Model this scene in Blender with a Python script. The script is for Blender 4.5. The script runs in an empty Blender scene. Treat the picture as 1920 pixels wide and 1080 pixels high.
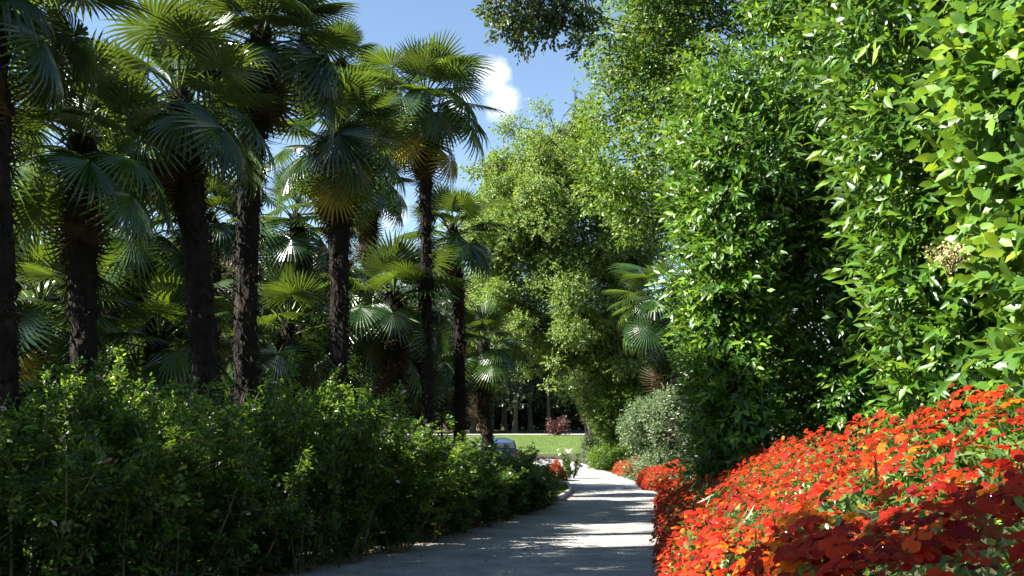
import bpy, math
import numpy as np
from mathutils import Vector, Matrix

sc = bpy.context.scene
COL = sc.collection
R = math.radians
rng = np.random.default_rng(11)

# ------------------------------------------------------------------ camera
CAM_Z = 1.6
HFOV = 54.0
PITCH = 6.96
FPX = 960 / math.tan(R(HFOV / 2))
cam_d = bpy.data.cameras.new('camera')
cam_d.sensor_width = 36
cam_d.lens = 18 / math.tan(R(HFOV / 2))
cam_d.clip_start = 0.05
cam_d.clip_end = 20000
cam = bpy.data.objects.new('camera', cam_d)
COL.objects.link(cam)
cam.location = (0, 0, CAM_Z)
cam.rotation_euler = (R(90 + PITCH), 0, 0)
sc.camera = cam

# ------------------------------------------------------------------ light
SUN_EL, SUN_AZ = 41.0, -101.0      # azimuth: compass from +Y (view direction) towards +X
to_sun = Vector((math.sin(R(SUN_AZ)) * math.cos(R(SUN_EL)), math.cos(R(SUN_AZ)) * math.cos(R(SUN_EL)), math.sin(R(SUN_EL))))
w = bpy.data.worlds.new('World')
sc.world = w
w.use_nodes = True
nt = w.node_tree
N, Lk = nt.nodes, nt.links
bg = N['Background']
bg.inputs[1].default_value = 0.05
sky = N.new('ShaderNodeTexSky')
sky.sky_type = 'NISHITA'
sky.sun_disc = False
sky.sun_elevation = R(SUN_EL)
sky.sun_rotation = R(SUN_AZ)
sky.air_density = 1.0
sky.dust_density = 0.15
sky.ozone_density = 1.5
tc = N.new('ShaderNodeTexCoord')


def wmath(op, a, b=None, c=None, clamp=False):
    n = N.new('ShaderNodeMath'); n.operation = op; n.use_clamp = clamp
    for i, v in enumerate((a, b, c)):
        if v is None: continue
        if isinstance(v, (int, float)): n.inputs[i].default_value = v
        else: Lk.new(v, n.inputs[i])
    return n.outputs[0]


# scattered small cumulus over the whole sky, denser low down; one bank stands behind the round tree
cn = N.new('ShaderNodeTexNoise'); cn.inputs['Scale'].default_value = 16; cn.inputs['Detail'].default_value = 9; cn.inputs['Roughness'].default_value = 0.62
Lk.new(tc.outputs['Generated'], cn.inputs['Vector'])
cdir = Vector(((945 - 960) / FPX, math.cos(R(PITCH)), 0)).normalized()


def pix_dir(px, py):
    u, v = (px - 960) / FPX, (540 - py) / FPX
    p = R(PITCH)
    return Vector((u, math.cos(p) - v * math.sin(p), math.sin(p) + v * math.cos(p)))


def cloud_blob(px, py, rad):
    d = pix_dir(px, py).normalized()
    vm = N.new('ShaderNodeVectorMath'); vm.operation = 'DISTANCE'
    Lk.new(tc.outputs['Generated'], vm.inputs[0]); vm.inputs[1].default_value = d
    return wmath('SUBTRACT', 1.0, wmath('DIVIDE', vm.outputs['Value'], rad), clamp=True)


blob = wmath('MAXIMUM', cloud_blob(955, 192, 0.03), cloud_blob(855, 195, 0.022))
blob = wmath('MAXIMUM', blob, cloud_blob(925, 140, 0.026))
blob = wmath('MAXIMUM', blob, cloud_blob(740, 395, 0.03))
cm = wmath('ADD', wmath('MULTIPLY', blob, 0.6), wmath('MULTIPLY', wmath('SUBTRACT', cn.outputs['Fac'], 0.5), 1.5))
cm = wmath('MULTIPLY', wmath('SUBTRACT', cm, 0.2), 2.0, clamp=True)
cmx = N.new('ShaderNodeMix'); cmx.data_type = 'RGBA'
Lk.new(cm, cmx.inputs['Factor'])
Lk.new(sky.outputs[0], cmx.inputs['A'])
cmx.inputs['B'].default_value = (8.0, 8.2, 8.6, 1)
Lk.new(cmx.outputs['Result'], bg.inputs[0])

sun_d = bpy.data.lights.new('sun', 'SUN')
sun_d.energy = 5.0
sun_d.angle = R(0.53)
sun_d.color = (1.0, 0.95, 0.86)
sun = bpy.data.objects.new('sun', sun_d)
COL.objects.link(sun)
sun.rotation_euler = to_sun.to_track_quat('Z', 'Y').to_euler()
sun.location = (-20, -10, 30)

sc.view_settings.view_transform = 'Standard'
sc.view_settings.look = 'None'
sc.view_settings.gamma = 1
sc.view_settings.exposure = 2.2
sc.view_settings.use_curve_mapping = False
sc.cycles.max_bounces = 6
sc.cycles.diffuse_bounces = 2
sc.cycles.transmission_bounces = 4
sc.cycles.transparent_max_bounces = 4
sc.cycles.caustics_reflective = False
sc.cycles.caustics_refractive = False


# ------------------------------------------------------------------ helpers
def at(px, py, Y):
    d = pix_dir(px, py)
    k = Y / d.y
    return Vector((d.x * k, Y, CAM_Z + d.z * k))


def nrm(a):
    return a / np.maximum(np.linalg.norm(a, axis=-1, keepdims=True), 1e-9)


def project(P):
    """world points -> photo pixels (1920 x 1080) and depth"""
    p = R(PITCH)
    d = P - np.array([0, 0, CAM_Z])
    f = d[:, 1] * math.cos(p) + d[:, 2] * math.sin(p)
    u = -d[:, 1] * math.sin(p) + d[:, 2] * math.cos(p)
    f2 = np.where(f > 0.05, f, 0.05)
    return 960 + d[:, 0] / f2 * FPX, 540 - u / f2 * FPX, f


HEAD = R(8.1)          # heading of the path's right edge


def st(s, t, z=0.0):
    s = np.asarray(s, float); t = np.asarray(t, float)
    x = s * math.sin(HEAD) + t * math.cos(HEAD)
    y = s * math.cos(HEAD) - t * math.sin(HEAD)
    return np.stack(np.broadcast_arrays(x, y, z), -1)


def zg0(y):
    return np.interp(y, [-1e4, 6, 9, 12, 52, 58, 66, 97, 130, 1e5], [0, 0, -0.02, -0.10, -1.32, -1.42, -1.40, -0.72, -0.6, -0.6])


BANK_S = [-5, 0, 4, 9, 15, 22, 40]
BANK_H = [0.95, 0.95, 0.9, 0.75, 0.5, 0.3, 0.2]


def zg(x, y):
    x = np.asarray(x, float); y = np.asarray(y, float)
    z = zg0(y)
    s = x * math.sin(HEAD) + y * math.cos(HEAD)
    t = x * math.cos(HEAD) - y * math.sin(HEAD)
    b = np.interp(s, BANK_S, BANK_H) * np.clip((t - 0.35) / 0.9, 0, 1)
    b = b * np.clip((34 - s) / 6, 0, 1) * np.clip((s + 4) / 3, 0, 1)
    return z + b


class Geo:
    def __init__(g):
        g.V = []; g.F = []; g.n = 0; g.var = []

    def add(g, V, F, var=0.5):
        """V (n,3); F (m,k) faces; var per face"""
        V = np.asarray(V, float).reshape(-1, 3); F = np.asarray(F, int)
        if len(F) == 0: return
        g.V.append(V); g.F.append(F + g.n); g.n += len(V)
        g.var.append(np.broadcast_to(np.asarray(var, float), (len(F),)))

    def mesh(g, name, mat, smooth=False):
        me = bpy.data.meshes.new(name)
        V = np.concatenate(g.V).astype(np.float32)
        me.vertices.add(len(V)); me.vertices.foreach_set('co', V.ravel())
        tot = np.concatenate([np.full(len(f), f.shape[1]) for f in g.F]).astype(np.int32)
        li = np.concatenate([f.ravel() for f in g.F]).astype(np.int32)
        me.loops.add(len(li)); me.loops.foreach_set('vertex_index', li)
        me.polygons.add(len(tot))
        me.polygons.foreach_set('loop_start', np.concatenate([[0], np.cumsum(tot)[:-1]]).astype(np.int32))
        try: me.polygons.foreach_set('loop_total', tot)
        except Exception: pass
        me.polygons.foreach_set('use_smooth', np.full(len(tot), smooth))
        a = me.attributes.new('var', 'FLOAT', 'FACE')
        a.data.foreach_set('value', np.concatenate(g.var).astype(np.float32))
        me.materials.append(mat)
        me.update(calc_edges=True)
        me.validate()
        return me

    def obj(g, name, mat, parent=None, smooth=False, loc=None):
        return link(name, g.mesh(name, mat, smooth), parent, loc)


def link(name, me, parent=None, loc=None):
    o = bpy.data.objects.new(name, me)
    COL.objects.link(o)
    if parent is not None: o.parent = parent
    if loc is not None: o.location = loc
    return o


def tag(o, label=None, cat=None, group=None, kind=None):
    if label: o['label'] = label
    if cat: o['category'] = cat
    if group: o['group'] = group
    if kind: o['kind'] = kind
    return o


def thing(name, label, cat, loc=(0, 0, 0), group=None):
    o = bpy.data.objects.new(name, None)
    o.empty_display_size = 0.3
    COL.objects.link(o)
    o.location = loc
    return tag(o, label, cat, group)


def tube(g, pts, rad, sides=8, var=0.5, rough=0.0, r=None, cap=False):
    pts = np.asarray(pts, float); rad = np.broadcast_to(np.asarray(rad, float), (len(pts),))
    tan = nrm(np.gradient(pts, axis=0))
    ref = np.where(np.abs(tan[:, 2:3]) > 0.9, np.array([[1.0, 0, 0]]), np.array([[0, 0, 1.0]]))
    ref = np.broadcast_to(ref[:1], tan.shape)
    a = nrm(np.cross(tan, ref)); b = np.cross(tan, a)
    th = np.linspace(0, 2 * np.pi, sides, endpoint=False)
    rr = rad[:, None] * np.ones((1, sides))
    if rough and r is not None: rr = rr * (1 + rough * r.normal(size=rr.shape))
    V = pts[:, None] + rr[..., None] * (np.cos(th)[None, :, None] * a[:, None] + np.sin(th)[None, :, None] * b[:, None])
    n = len(pts)
    i, j = np.meshgrid(np.arange(n - 1), np.arange(sides), indexing='ij')
    j2 = (j + 1) % sides
    F = np.stack([i * sides + j, i * sides + j2, (i + 1) * sides + j2, (i + 1) * sides + j], -1).reshape(-1, 4)
    g.add(V.reshape(-1, 3), F, var)
    if cap:
        g.add(V[-1], np.arange(sides)[None], var)
        g.add(V[0][::-1], np.arange(sides)[None], var)


def box(g, lo, hi, var=0.5):
    x0, y0, z0 = lo; x1, y1, z1 = hi
    V = [(x0, y0, z0), (x1, y0, z0), (x1, y1, z0), (x0, y1, z0), (x0, y0, z1), (x1, y0, z1), (x1, y1, z1), (x0, y1, z1)]
    F = [(0, 3, 2, 1), (4, 5, 6, 7), (0, 1, 5, 4), (1, 2, 6, 5), (2, 3, 7, 6), (3, 0, 4, 7)]
    g.add(V, F, var)


# leaf templates: (u along the leaf, v across, w off the surface) and faces
LEAF2 = (np.array([(0, 0, 0), (.42, -.5, .05), (1, 0, -.06), (.42, .5, .05)]), [np.array([(0, 1, 2), (0, 2, 3)])])
LEAF8 = (np.array([(0, 0, 0), (.36, 0, -.03), (.72, 0, -.05), (1, 0, -.14), (.3, -.5, .03), (.68, -.4, .0), (.3, .5, .03), (.68, .4, .0)]),
         [np.array([(0, 4, 1), (2, 5, 3), (0, 1, 6), (2, 3, 7)]), np.array([(1, 4, 5, 2), (1, 2, 7, 6)])])


LEAF4 = (np.array([(0, 0, 0), (.55, 0, -.04), (1, 0, -.13), (.42, -.5, .03), (.42, .5, .03)]), [np.array([(0, 3, 1), (1, 3, 2), (0, 1, 4), (1, 2, 4)])])


def petal_tmpl():
    V = [(0, 0, 0)]; F = []; E = []
    for k in range(5):
        a = k * 2 * math.pi / 5
        b = len(V); zz = 0.05 * (k % 2) + .02 * (k == 4)
        for r_, da, z in ((.16, -.6, .03), (.62, -.62, .18), (.92, -.42, .10), (1.0, -.18, -.08), (.93, 0, -.12), (1.0, .18, -.10), (.92, .42, .02), (.62, .62, .08), (.16, .6, .03)):
            V.append((r_ * math.cos(a + da), r_ * math.sin(a + da), z + zz - .06))
        V.append((.55 * math.cos(a), .55 * math.sin(a), .02 + zz))
        m = b + 9
        F += [(b + q, b + q + 1, m) for q in range(8)]
        F += [(b + 8, b, m)]
        E += [(0, b, b + 8)]
    return np.array(V), [np.array(F), np.array(E)], [None, 0.0]


BLOOM = petal_tmpl()


def petal_low():
    V = [(0, 0, 0)]; F = []
    for k in range(5):
        a = k * 2 * math.pi / 5; b = len(V); zz = .05 * (k % 2) + .02 * (k == 4)
        for r_, da, z in ((.7, -.6, .14), (1.0, -.24, -.06), (1.0, .24, -.1), (.7, .6, .06)):
            V.append((r_ * math.cos(a + da), r_ * math.sin(a + da), z + zz - .04))
        F += [(0, b, b + 1, b + 2), (0, b + 2, b + 3, b + 3)]
    F4 = np.array([f for f in F if len(set(f)) == 4]); F3 = np.array([f[:3] for f in F if len(set(f)) == 3])
    return np.array(V), [F4, F3]


BLOOM_LOW = petal_low()


def frame(A, Nn):
    A = nrm(A)
    S = nrm(np.cross(Nn, A))
    return A, S, np.cross(A, S)


def add_leaves(g, P, A, Nn, L, W, tmpl=LEAF2, var=None):
    if len(P) == 0: return
    A, S, U = frame(A, Nn)
    T, FS = tmpl[:2]
    VO = tmpl[2] if len(tmpl) > 2 else [None] * len(FS)
    n, k = len(P), len(T)
    V = P[:, None] + T[None, :, 0:1] * (A * L[:, None])[:, None] + T[None, :, 1:2] * (S * W[:, None])[:, None] + T[None, :, 2:3] * (U * L[:, None])[:, None]
    V = V.reshape(-1, 3)
    base = g.n
    g.V.append(V); g.n += len(V)
    off = (np.arange(n) * k)[:, None, None]
    for f, vo in zip(FS, VO):
        g.F.append((f[None] + off).reshape(-1, f.shape[1]) + base)
        g.var.append(np.repeat(np.full(n, vo) if vo is not None else (var if var is not None else np.full(n, .5)), len(f)))


def leaf_objects(parent, name, mesh, P, A, Nn, L, W, origin):
    A, S, U = frame(A, Nn)
    for i in range(len(P)):
        o = bpy.data.objects.new(name, mesh)
        COL.objects.link(o)
        o.parent = parent
        M = Matrix.Identity(4)
        for r_ in range(3):
            M[r_][0] = A[i, r_] * L[i]; M[r_][1] = S[i, r_] * W[i]; M[r_][2] = U[i, r_] * L[i]
            M[r_][3] = P[i, r_] - origin[r_]
        o.matrix_local = M


def tmpl_mesh(name, tmpl, mat, var=.5, smooth=True):
    g = Geo()
    T, FS = tmpl[:2]
    VO = tmpl[2] if len(tmpl) > 2 else [None] * len(FS)
    g.V.append(T); g.n = len(T)
    for f, vo in zip(FS, VO):
        g.F.append(f); g.var.append(np.full(len(f), var if vo is None else vo))
    return g.mesh(name, mat, smooth)


def pick_front(C, size, cell=16, n=300, lim=(0, 0, 1920, 1080)):
    """indices of the n pieces that show largest: the nearest in each screen cell, inside the frame"""
    px, py, f = project(C)
    ok = (f > .3) & (px > lim[0]) & (px < lim[2]) & (py > lim[1]) & (py < lim[3])
    idx = np.where(ok)[0]
    key = (px[idx] // cell).astype(int) * 1000 + (py[idx] // cell).astype(int)
    order = np.lexsort((f[idx], key))
    idx = idx[order]; key = key[order]
    first = np.concatenate([[True], key[1:] != key[:-1]])
    idx = idx[first]
    app = size[idx] / f[idx]
    return idx[np.argsort(-app)][:n]


def rand_unit(n, r):
    return nrm(r.normal(size=(n, 3)))


UP = np.array([0, 0, 1.0])


def sprigs(B, D, sl, m, r, spread=.9, up=.5, droop=0.0):
    """leaf frames along sprigs; returns P, A, N (each n*m)"""
    n = len(B)
    D = nrm(D)
    ref = nrm(np.cross(D, rand_unit(n, r))); ref2 = np.cross(D, ref)
    P, A, Nn = [], [], []
    for j in range(m):
        ang = j * 2.4 + r.uniform(-.4, .4, n)
        f = (j + .4) / m
        rad = np.cos(ang)[:, None] * ref + np.sin(ang)[:, None] * ref2
        k = spread * (1.15 - .75 * f)
        a = nrm(D * (.45 + .5 * f) + rad * k + r.normal(size=(n, 3)) * .12 - UP * droop)
        nn = D * .7 - rad * .35 + UP * up + r.normal(size=(n, 3)) * .22
        P.append(B + D * (sl * f)[:, None] if np.ndim(sl) else B + D * (sl * f)); A.append(a); Nn.append(nn)
    return np.concatenate(P), np.concatenate(A), np.concatenate(Nn)


# ------------------------------------------------------------------ materials
def mat_new(name):
    m = bpy.data.materials.new(name); m.use_nodes = True
    n = m.node_tree
    return m, n, n.nodes, n.links, n.nodes['Principled BSDF'], n.nodes['Material Output']


def ramp(nodes, stops):
    c = nodes.new('ShaderNodeValToRGB')
    e = c.color_ramp.elements
    while len(e) < len(stops): e.new(0.5)
    for k, (p, col) in enumerate(stops):
        e[k].position = p; e[k].color = (*col, 1)
    return c


def leaf_mat(name, stops, transl=.35, rough=.38, spec=.5, tcol=None, objrand=False):
    m, n, nd, lk, pb, out = mat_new(name)
    at_ = nd.new('ShaderNodeAttribute'); at_.attribute_name = 'var'
    fac = at_.outputs['Fac']
    if objrand:
        oi = nd.new('ShaderNodeObjectInfo')
        mm = nd.new('ShaderNodeMath'); mm.operation = 'MULTIPLY_ADD'
        lk.new(oi.outputs['Random'], mm.inputs[0]); mm.inputs[1].default_value = .7
        lk.new(fac, mm.inputs[2])
        m2 = nd.new('ShaderNodeMath'); m2.operation = 'SUBTRACT'; m2.use_clamp = True
        lk.new(mm.outputs[0], m2.inputs[0]); m2.inputs[1].default_value = .35
        fac = m2.outputs[0]
    cr = ramp(nd, stops)
    lk.new(fac, cr.inputs[0])
    ge = nd.new('ShaderNodeNewGeometry')
    # the underside of a leaf is paler and duller
    mb = nd.new('ShaderNodeMix'); mb.data_type = 'RGBA'; mb.blend_type = 'MIX'
    mf = nd.new('ShaderNodeMath'); mf.operation = 'MULTIPLY'; mf.inputs[1].default_value = .25
    lk.new(ge.outputs['Backfacing'], mf.inputs[0]); lk.new(mf.outputs[0], mb.inputs['Factor'])
    lk.new(cr.outputs[0], mb.inputs['A']); mb.inputs['B'].default_value = (.16, .2, .1, 1)
    tx = nd.new('ShaderNodeTexCoord'); ns = nd.new('ShaderNodeTexNoise'); ns.inputs['Scale'].default_value = 23
    lk.new(tx.outputs['Object'], ns.inputs['Vector'])
    mv = nd.new('ShaderNodeMix'); mv.data_type = 'RGBA'; mv.blend_type = 'MULTIPLY'; mv.inputs['Factor'].default_value = .5
    lk.new(mb.outputs['Result'], mv.inputs['A'])
    cr2 = ramp(nd, [(.3, (.62, .62, .62)), (.7, (1.25, 1.25, 1.25))]); lk.new(ns.outputs['Fac'], cr2.inputs[0])
    lk.new(cr2.outputs[0], mv.inputs['B'])
    lk.new(mv.outputs['Result'], pb.inputs['Base Color'])
    pb.inputs['Roughness'].default_value = rough
    pb.inputs['Specular IOR Level'].default_value = spec
    tr = nd.new('ShaderNodeBsdfTranslucent')
    hs = nd.new('ShaderNodeMix'); hs.data_type = 'RGBA'; hs.blend_type = 'MULTIPLY'; hs.inputs['Factor'].default_value = 1
    lk.new(mv.outputs['Result'], hs.inputs['A']); hs.inputs['B'].default_value = (*(tcol or (1.9, 1.9, .6)), 1)
    lk.new(hs.outputs['Result'], tr.inputs['Color'])
    mx = nd.new('ShaderNodeMixShader'); mx.inputs[0].default_value = transl
    lk.new(pb.outputs[0], mx.inputs[1]); lk.new(tr.outputs[0], mx.inputs[2])
    lk.new(mx.outputs[0], out.inputs['Surface'])
    return m


def noise_mat(name, stops, scale=5, detail=8, rough=.9, bump=.3, bscale=None, dist=.02, spec=.3, coord='Object', stretch=None):
    m, n, nd, lk, pb, out = mat_new(name)
    tx = nd.new('ShaderNodeTexCoord'); src = tx.outputs[coord]
    if stretch:
        mp = nd.new('ShaderNodeMapping'); mp.inputs['Scale'].default_value = stretch
        lk.new(src, mp.inputs[0]); src = mp.outputs[0]
    ns = nd.new('ShaderNodeTexNoise'); ns.inputs['Scale'].default_value = scale; ns.inputs['Detail'].default_value = detail
    ns.inputs['Roughness'].default_value = .65
    lk.new(src, ns.inputs['Vector'])
    cr = ramp(nd, stops); lk.new(ns.outputs['Fac'], cr.inputs[0])
    lk.new(cr.outputs[0], pb.inputs['Base Color'])
    pb.inputs['Roughness'].default_value = rough; pb.inputs['Specular IOR Level'].default_value = spec
    if bump:
        n2 = nd.new('ShaderNodeTexNoise'); n2.inputs['Scale'].default_value = bscale or scale * 4; n2.inputs['Detail'].default_value = 6
        lk.new(src, n2.inputs['Vector'])
        bp = nd.new('ShaderNodeBump'); bp.inputs['Strength'].default_value = bump; bp.inputs['Distance'].default_value = dist
        lk.new(n2.outputs['Fac'], bp.inputs['Height']); lk.new(bp.outputs[0], pb.inputs['Normal'])
    return m


M = {}
M['laurel'] = leaf_mat('laurel_leaf', [(0, (.015, .045, .005)), (.45, (.042, .11, .01)), (.8, (.095, .195, .016)), (1, (.2, .3, .03))], .28, .36, .4)
M['privet'] = leaf_mat('privet_leaf', [(0, (.02, .065, .008)), (.5, (.06, .14, .013)), (.88, (.12, .22, .02)), (1, (.24, .29, .025))], .3, .4, .35)
M['hornbeam'] = leaf_mat('hornbeam_leaf', [(0, (.022, .06, .006)), (.5, (.06, .125, .01)), (.85, (.11, .185, .015)), (1, (.19, .21, .025))], .38, .45, .4)
M['linden'] = leaf_mat('linden_leaf', [(0, (.07, .125, .027)), (.5, (.112, .18, .04)), (.85, (.155, .215, .055)), (1, (.22, .21, .07))], .47, .45, .4)
M['oak'] = leaf_mat('oak_leaf', [(0, (.022, .045, .012)), (.5, (.05, .085, .02)), (.85, (.09, .12, .035)), (1, (.16, .12, .045))], .28, .36, .5)
M['pitto'] = leaf_mat('pittosporum_leaf', [(0, (.05, .085, .035)), (.5, (.095, .145, .06)), (1, (.2, .25, .13))], .3, .35, .5, (1.3, 1.5, .8))
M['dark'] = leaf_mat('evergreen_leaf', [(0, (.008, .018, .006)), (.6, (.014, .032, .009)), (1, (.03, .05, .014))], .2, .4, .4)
M['rose_leaf'] = leaf_mat('rose_leaf', [(0, (.009, .03, .004)), (.4, (.022, .064, .007)), (.8, (.085, .175, .014)), (1, (.18, .24, .026))], .47, .36, .45)
M['imp_leaf'] = leaf_mat('impatiens_leaf', [(0, (.025, .055, .012)), (.5, (.07, .14, .03)), (1, (.15, .22, .06))], .3, .3, .5)
M['redshrub'] = leaf_mat('red_leaf', [(0, (.03, .008, .009)), (1, (.1, .02, .02))], .25, .4, .4, (1.6, .8, .7))
M['palm'] = leaf_mat('palm_leaf', [(0, (.008, .025, .005)), (.45, (.017, .047, .008)), (.8, (.042, .092, .013)), (1, (.085, .145, .02))], .25, .27, .6, (2.2, 2.1, .45), True)
M['palm_yellow'] = leaf_mat('yellowing_palm_leaf', [(0, (.16, .12, .015)), (.5, (.32, .25, .03)), (1, (.45, .34, .05))], .35, .4, .4, (1.4, 1.3, .6))
M['palm_dead'] = leaf_mat('dead_palm_leaf', [(0, (.03, .019, .009)), (.6, (.07, .046, .022)), (1, (.15, .1, .055))], .15, .7, .2, (1.2, 1.1, .8))
M['petiole'] = noise_mat('petiole', [(.3, (.04, .07, .016)), (.7, (.09, .13, .03))], 6, rough=.45, bump=0)
M['petiole_dead'] = noise_mat('dead_petiole', [(.3, (.1, .07, .035)), (.7, (.2, .14, .08))], 6, rough=.8, bump=0)
M['palm_trunk'] = noise_mat('palm_trunk', [(.3, (.006, .004, .003)), (.55, (.012, .0085, .0055)), (.78, (.05, .037, .025))], 7, rough=.95, bump=.9, bscale=28, dist=.03, stretch=(1, 1, .45))
M['fibre'] = noise_mat('palm_fibre', [(.3, (.007, .005, .003)), (.7, (.028, .02, .013))], 9, rough=.95, bump=0)
M['bark'] = noise_mat('bark', [(.3, (.03, .025, .018)), (.6, (.075, .06, .045)), (.8, (.14, .12, .09))], 5, rough=.95, bump=.8, bscale=18, dist=.03, stretch=(1, 1, .3))
M['wood_bark'] = noise_mat('woodland_bark', [(.3, (.03, .027, .017)), (.7, (.1, .085, .05))], 5, rough=.95, bump=.6, bscale=14, dist=.03, stretch=(1, 1, .3))
M['cane'] = noise_mat('rose_cane', [(.3, (.05, .06, .02)), (.7, (.15, .12, .06))], 8, rough=.7, bump=0)
M['white_petal'] = leaf_mat('white_petal', [(0, (.72, .68, .6)), (1, (.85, .83, .78))], .3, .5, .3, (1, .98, .9))
M['pink_petal'] = leaf_mat('pink_petal', [(0, (.75, .4, .4)), (1, (.8, .55, .5))], .3, .5, .3, (1, .9, .9))
M['cream_flower'] = leaf_mat('cream_flower', [(0, (.5, .42, .2)), (1, (.65, .5, .25))], .2, .6, .3, (1, .9, .6))
M['dead_leaf'] = leaf_mat('fallen_leaf', [(0, (.1, .055, .025)), (.5, (.22, .13, .05)), (1, (.4, .27, .09))], .1, .7, .2, (1.2, 1, .7))


def bloom_mat():
    m = leaf_mat('impatiens_petal', [(0, (.12, .002, .006)), (.1, (.14, .003, .002)), (.45, (.3, .011, .001)), (.78, (.42, .03, .0015)), (.9, (.48, .075, .002)), (1, (.55, .14, .003))], .3, .6, .15, (1.15, 1.0, .7))
    return m


M['bloom'] = bloom_mat()


def gravel_mat():
    m, n, nd, lk, pb, out = mat_new('pale_gravel')
    tx = nd.new('ShaderNodeTexCoord')
    vo = nd.new('ShaderNodeTexVoronoi'); vo.inputs['Scale'].default_value = 85
    lk.new(tx.outputs['Object'], vo.inputs['Vector'])
    cr = ramp(nd, [(0, (.3, .295, .285)), (.5, (.43, .42, .405)), (1, (.58, .57, .55))])
    sp = nd.new('ShaderNodeSeparateColor'); lk.new(vo.outputs['Color'], sp.inputs[0]); lk.new(sp.outputs[0], cr.inputs[0])
    ns = nd.new('ShaderNodeTexNoise'); ns.inputs['Scale'].default_value = .9; ns.inputs['Detail'].default_value = 7
    lk.new(tx.outputs['Object'], ns.inputs['Vector'])
    ns.inputs['Roughness'].default_value = .8; ns.inputs['Scale'].default_value = 1.6
    c2 = ramp(nd, [(.34, (.55, .54, .52)), (.6, (1, 1, 1))]); lk.new(ns.outputs['Fac'], c2.inputs[0])
    mx = nd.new('ShaderNodeMix'); mx.data_type = 'RGBA'; mx.blend_type = 'MULTIPLY'; mx.inputs['Factor'].default_value = 1
    lk.new(cr.outputs[0], mx.inputs['A']); lk.new(c2.outputs[0], mx.inputs['B'])
    lk.new(mx.outputs['Result'], pb.inputs['Base Color'])
    pb.inputs['Roughness'].default_value = .9; pb.inputs['Specular IOR Level'].default_value = .3
    n3 = nd.new('ShaderNodeTexNoise'); n3.inputs['Scale'].default_value = 16; n3.inputs['Detail'].default_value = 8
    lk.new(tx.outputs['Object'], n3.inputs['Vector'])
    ad = nd.new('ShaderNodeMath'); ad.operation = 'ADD'
    lk.new(vo.outputs['Distance'], ad.inputs[0]); lk.new(n3.outputs['Fac'], ad.inputs[1])
    bp = nd.new('ShaderNodeBump'); bp.inputs['Strength'].default_value = 1; bp.inputs['Distance'].default_value = .022
    lk.new(ad.outputs[0], bp.inputs['Height']); lk.new(bp.outputs[0], pb.inputs['Normal'])
    return m


M['gravel'] = gravel_mat()
M['soil'] = noise_mat('leafy_soil', [(.3, (.018, .015, .01)), (.5, (.04, .034, .018)), (.62, (.04, .05, .016)), (.8, (.06, .085, .024))], 1.3, rough=.95, bump=.8, bscale=14, dist=.05)
M['lawn'] = noise_mat('lawn_turf', [(.3, (.05, .085, .012)), (.55, (.075, .12, .018)), (.7, (.1, .14, .024))], 1.2, rough=.8, bump=.8, bscale=70, dist=.03)
M['grass'] = leaf_mat('grass_blade', [(0, (.045, .085, .01)), (1, (.11, .16, .025))], .4, .5, .3)
M['stone'] = noise_mat('kerb_stone', [(.3, (.22, .21, .19)), (.7, (.34, .33, .3))], 6, rough=.85, bump=.4, bscale=30, dist=.01)
M['hill'] = noise_mat('haze_blue_hill', [(.35, (.05, .085, .1)), (.65, (.085, .125, .14))], .01, rough=1, bump=.6, bscale=.05, dist=20)  # bluish base colour stands in for the haze of distance

# ------------------------------------------------------------------ ground, path, lawns
xs = np.unique(np.concatenate([-np.geomspace(30, 4000, 22), np.arange(-30, -4, 1.0), np.arange(-4, 8.01, .2), np.arange(8, 30, 1.0), np.geomspace(30, 4000, 22)]).round(3))
ys = np.unique(np.concatenate([-np.geomspace(12, 4000, 16), np.arange(-12, 0, .6), np.arange(0, 30, .25), np.arange(30, 132, 1.0), np.geomspace(132, 6000, 24)]).round(3))
X, Y = np.meshgrid(xs, ys)
Z = zg(X, Y)
soft = np.sin(X * 1.7 + Y * .6) * np.sin(Y * 1.3 - X * .4) * .03
Z = Z + np.where(X < -3.5, soft, 0) - .012
g = Geo()
ny, nx = X.shape
i, j = np.meshgrid(np.arange(ny - 1), np.arange(nx - 1), indexing='ij')
F = np.stack([i * nx + j, i * nx + j + 1, (i + 1) * nx + j + 1, (i + 1) * nx + j], -1).reshape(-1, 4)
g.add(np.stack([X, Y, Z], -1).reshape(-1, 3), F)
tag(g.obj('ground', M['soil'], smooth=True), kind='structure')

EDGE = np.array([(-9, -6.3, -1.0), (0, -5.3, .22), (5, -4.25, .92), (8, -3.4, 1.33), (10.5, -2.56, 1.68), (12.9, -1.57, 2.02), (14.3, -1.06, 2.22), (16.5, -.5, 2.5), (18.5, -.1, 2.8), (21.6, .72, 3.22),
                 (24.5, 1.2, 3.6), (27.4, 1.55, 3.85), (32.6, 1.75, 4.1), (40, 1.95, 4.35), (47, 2.0, 4.3), (52, 1.9, 4.3), (57, 1.3, 4.2)])


def strip(name, Lp, Rp, mat, dz, n=10, kind='structure'):
    Lp = np.asarray(Lp, float); Rp = np.asarray(Rp, float)
    u = np.linspace(0, 1, n)
    V = Lp[:, None] * (1 - u)[None, :, None] + Rp[:, None] * u[None, :, None]
    z = zg0(V[..., 1]) + dz
    V = np.concatenate([V, z[..., None]], -1)
    m = len(Lp)
    i, j = np.meshgrid(np.arange(m - 1), np.arange(n - 1), indexing='ij')
    F = np.stack([i * n + j, i * n + j + 1, (i + 1) * n + j + 1, (i + 1) * n + j], -1).reshape(-1, 4)
    g = Geo(); g.add(V.reshape(-1, 3), F)
    return tag(g.obj(name, mat, smooth=True), kind=kind)


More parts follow.
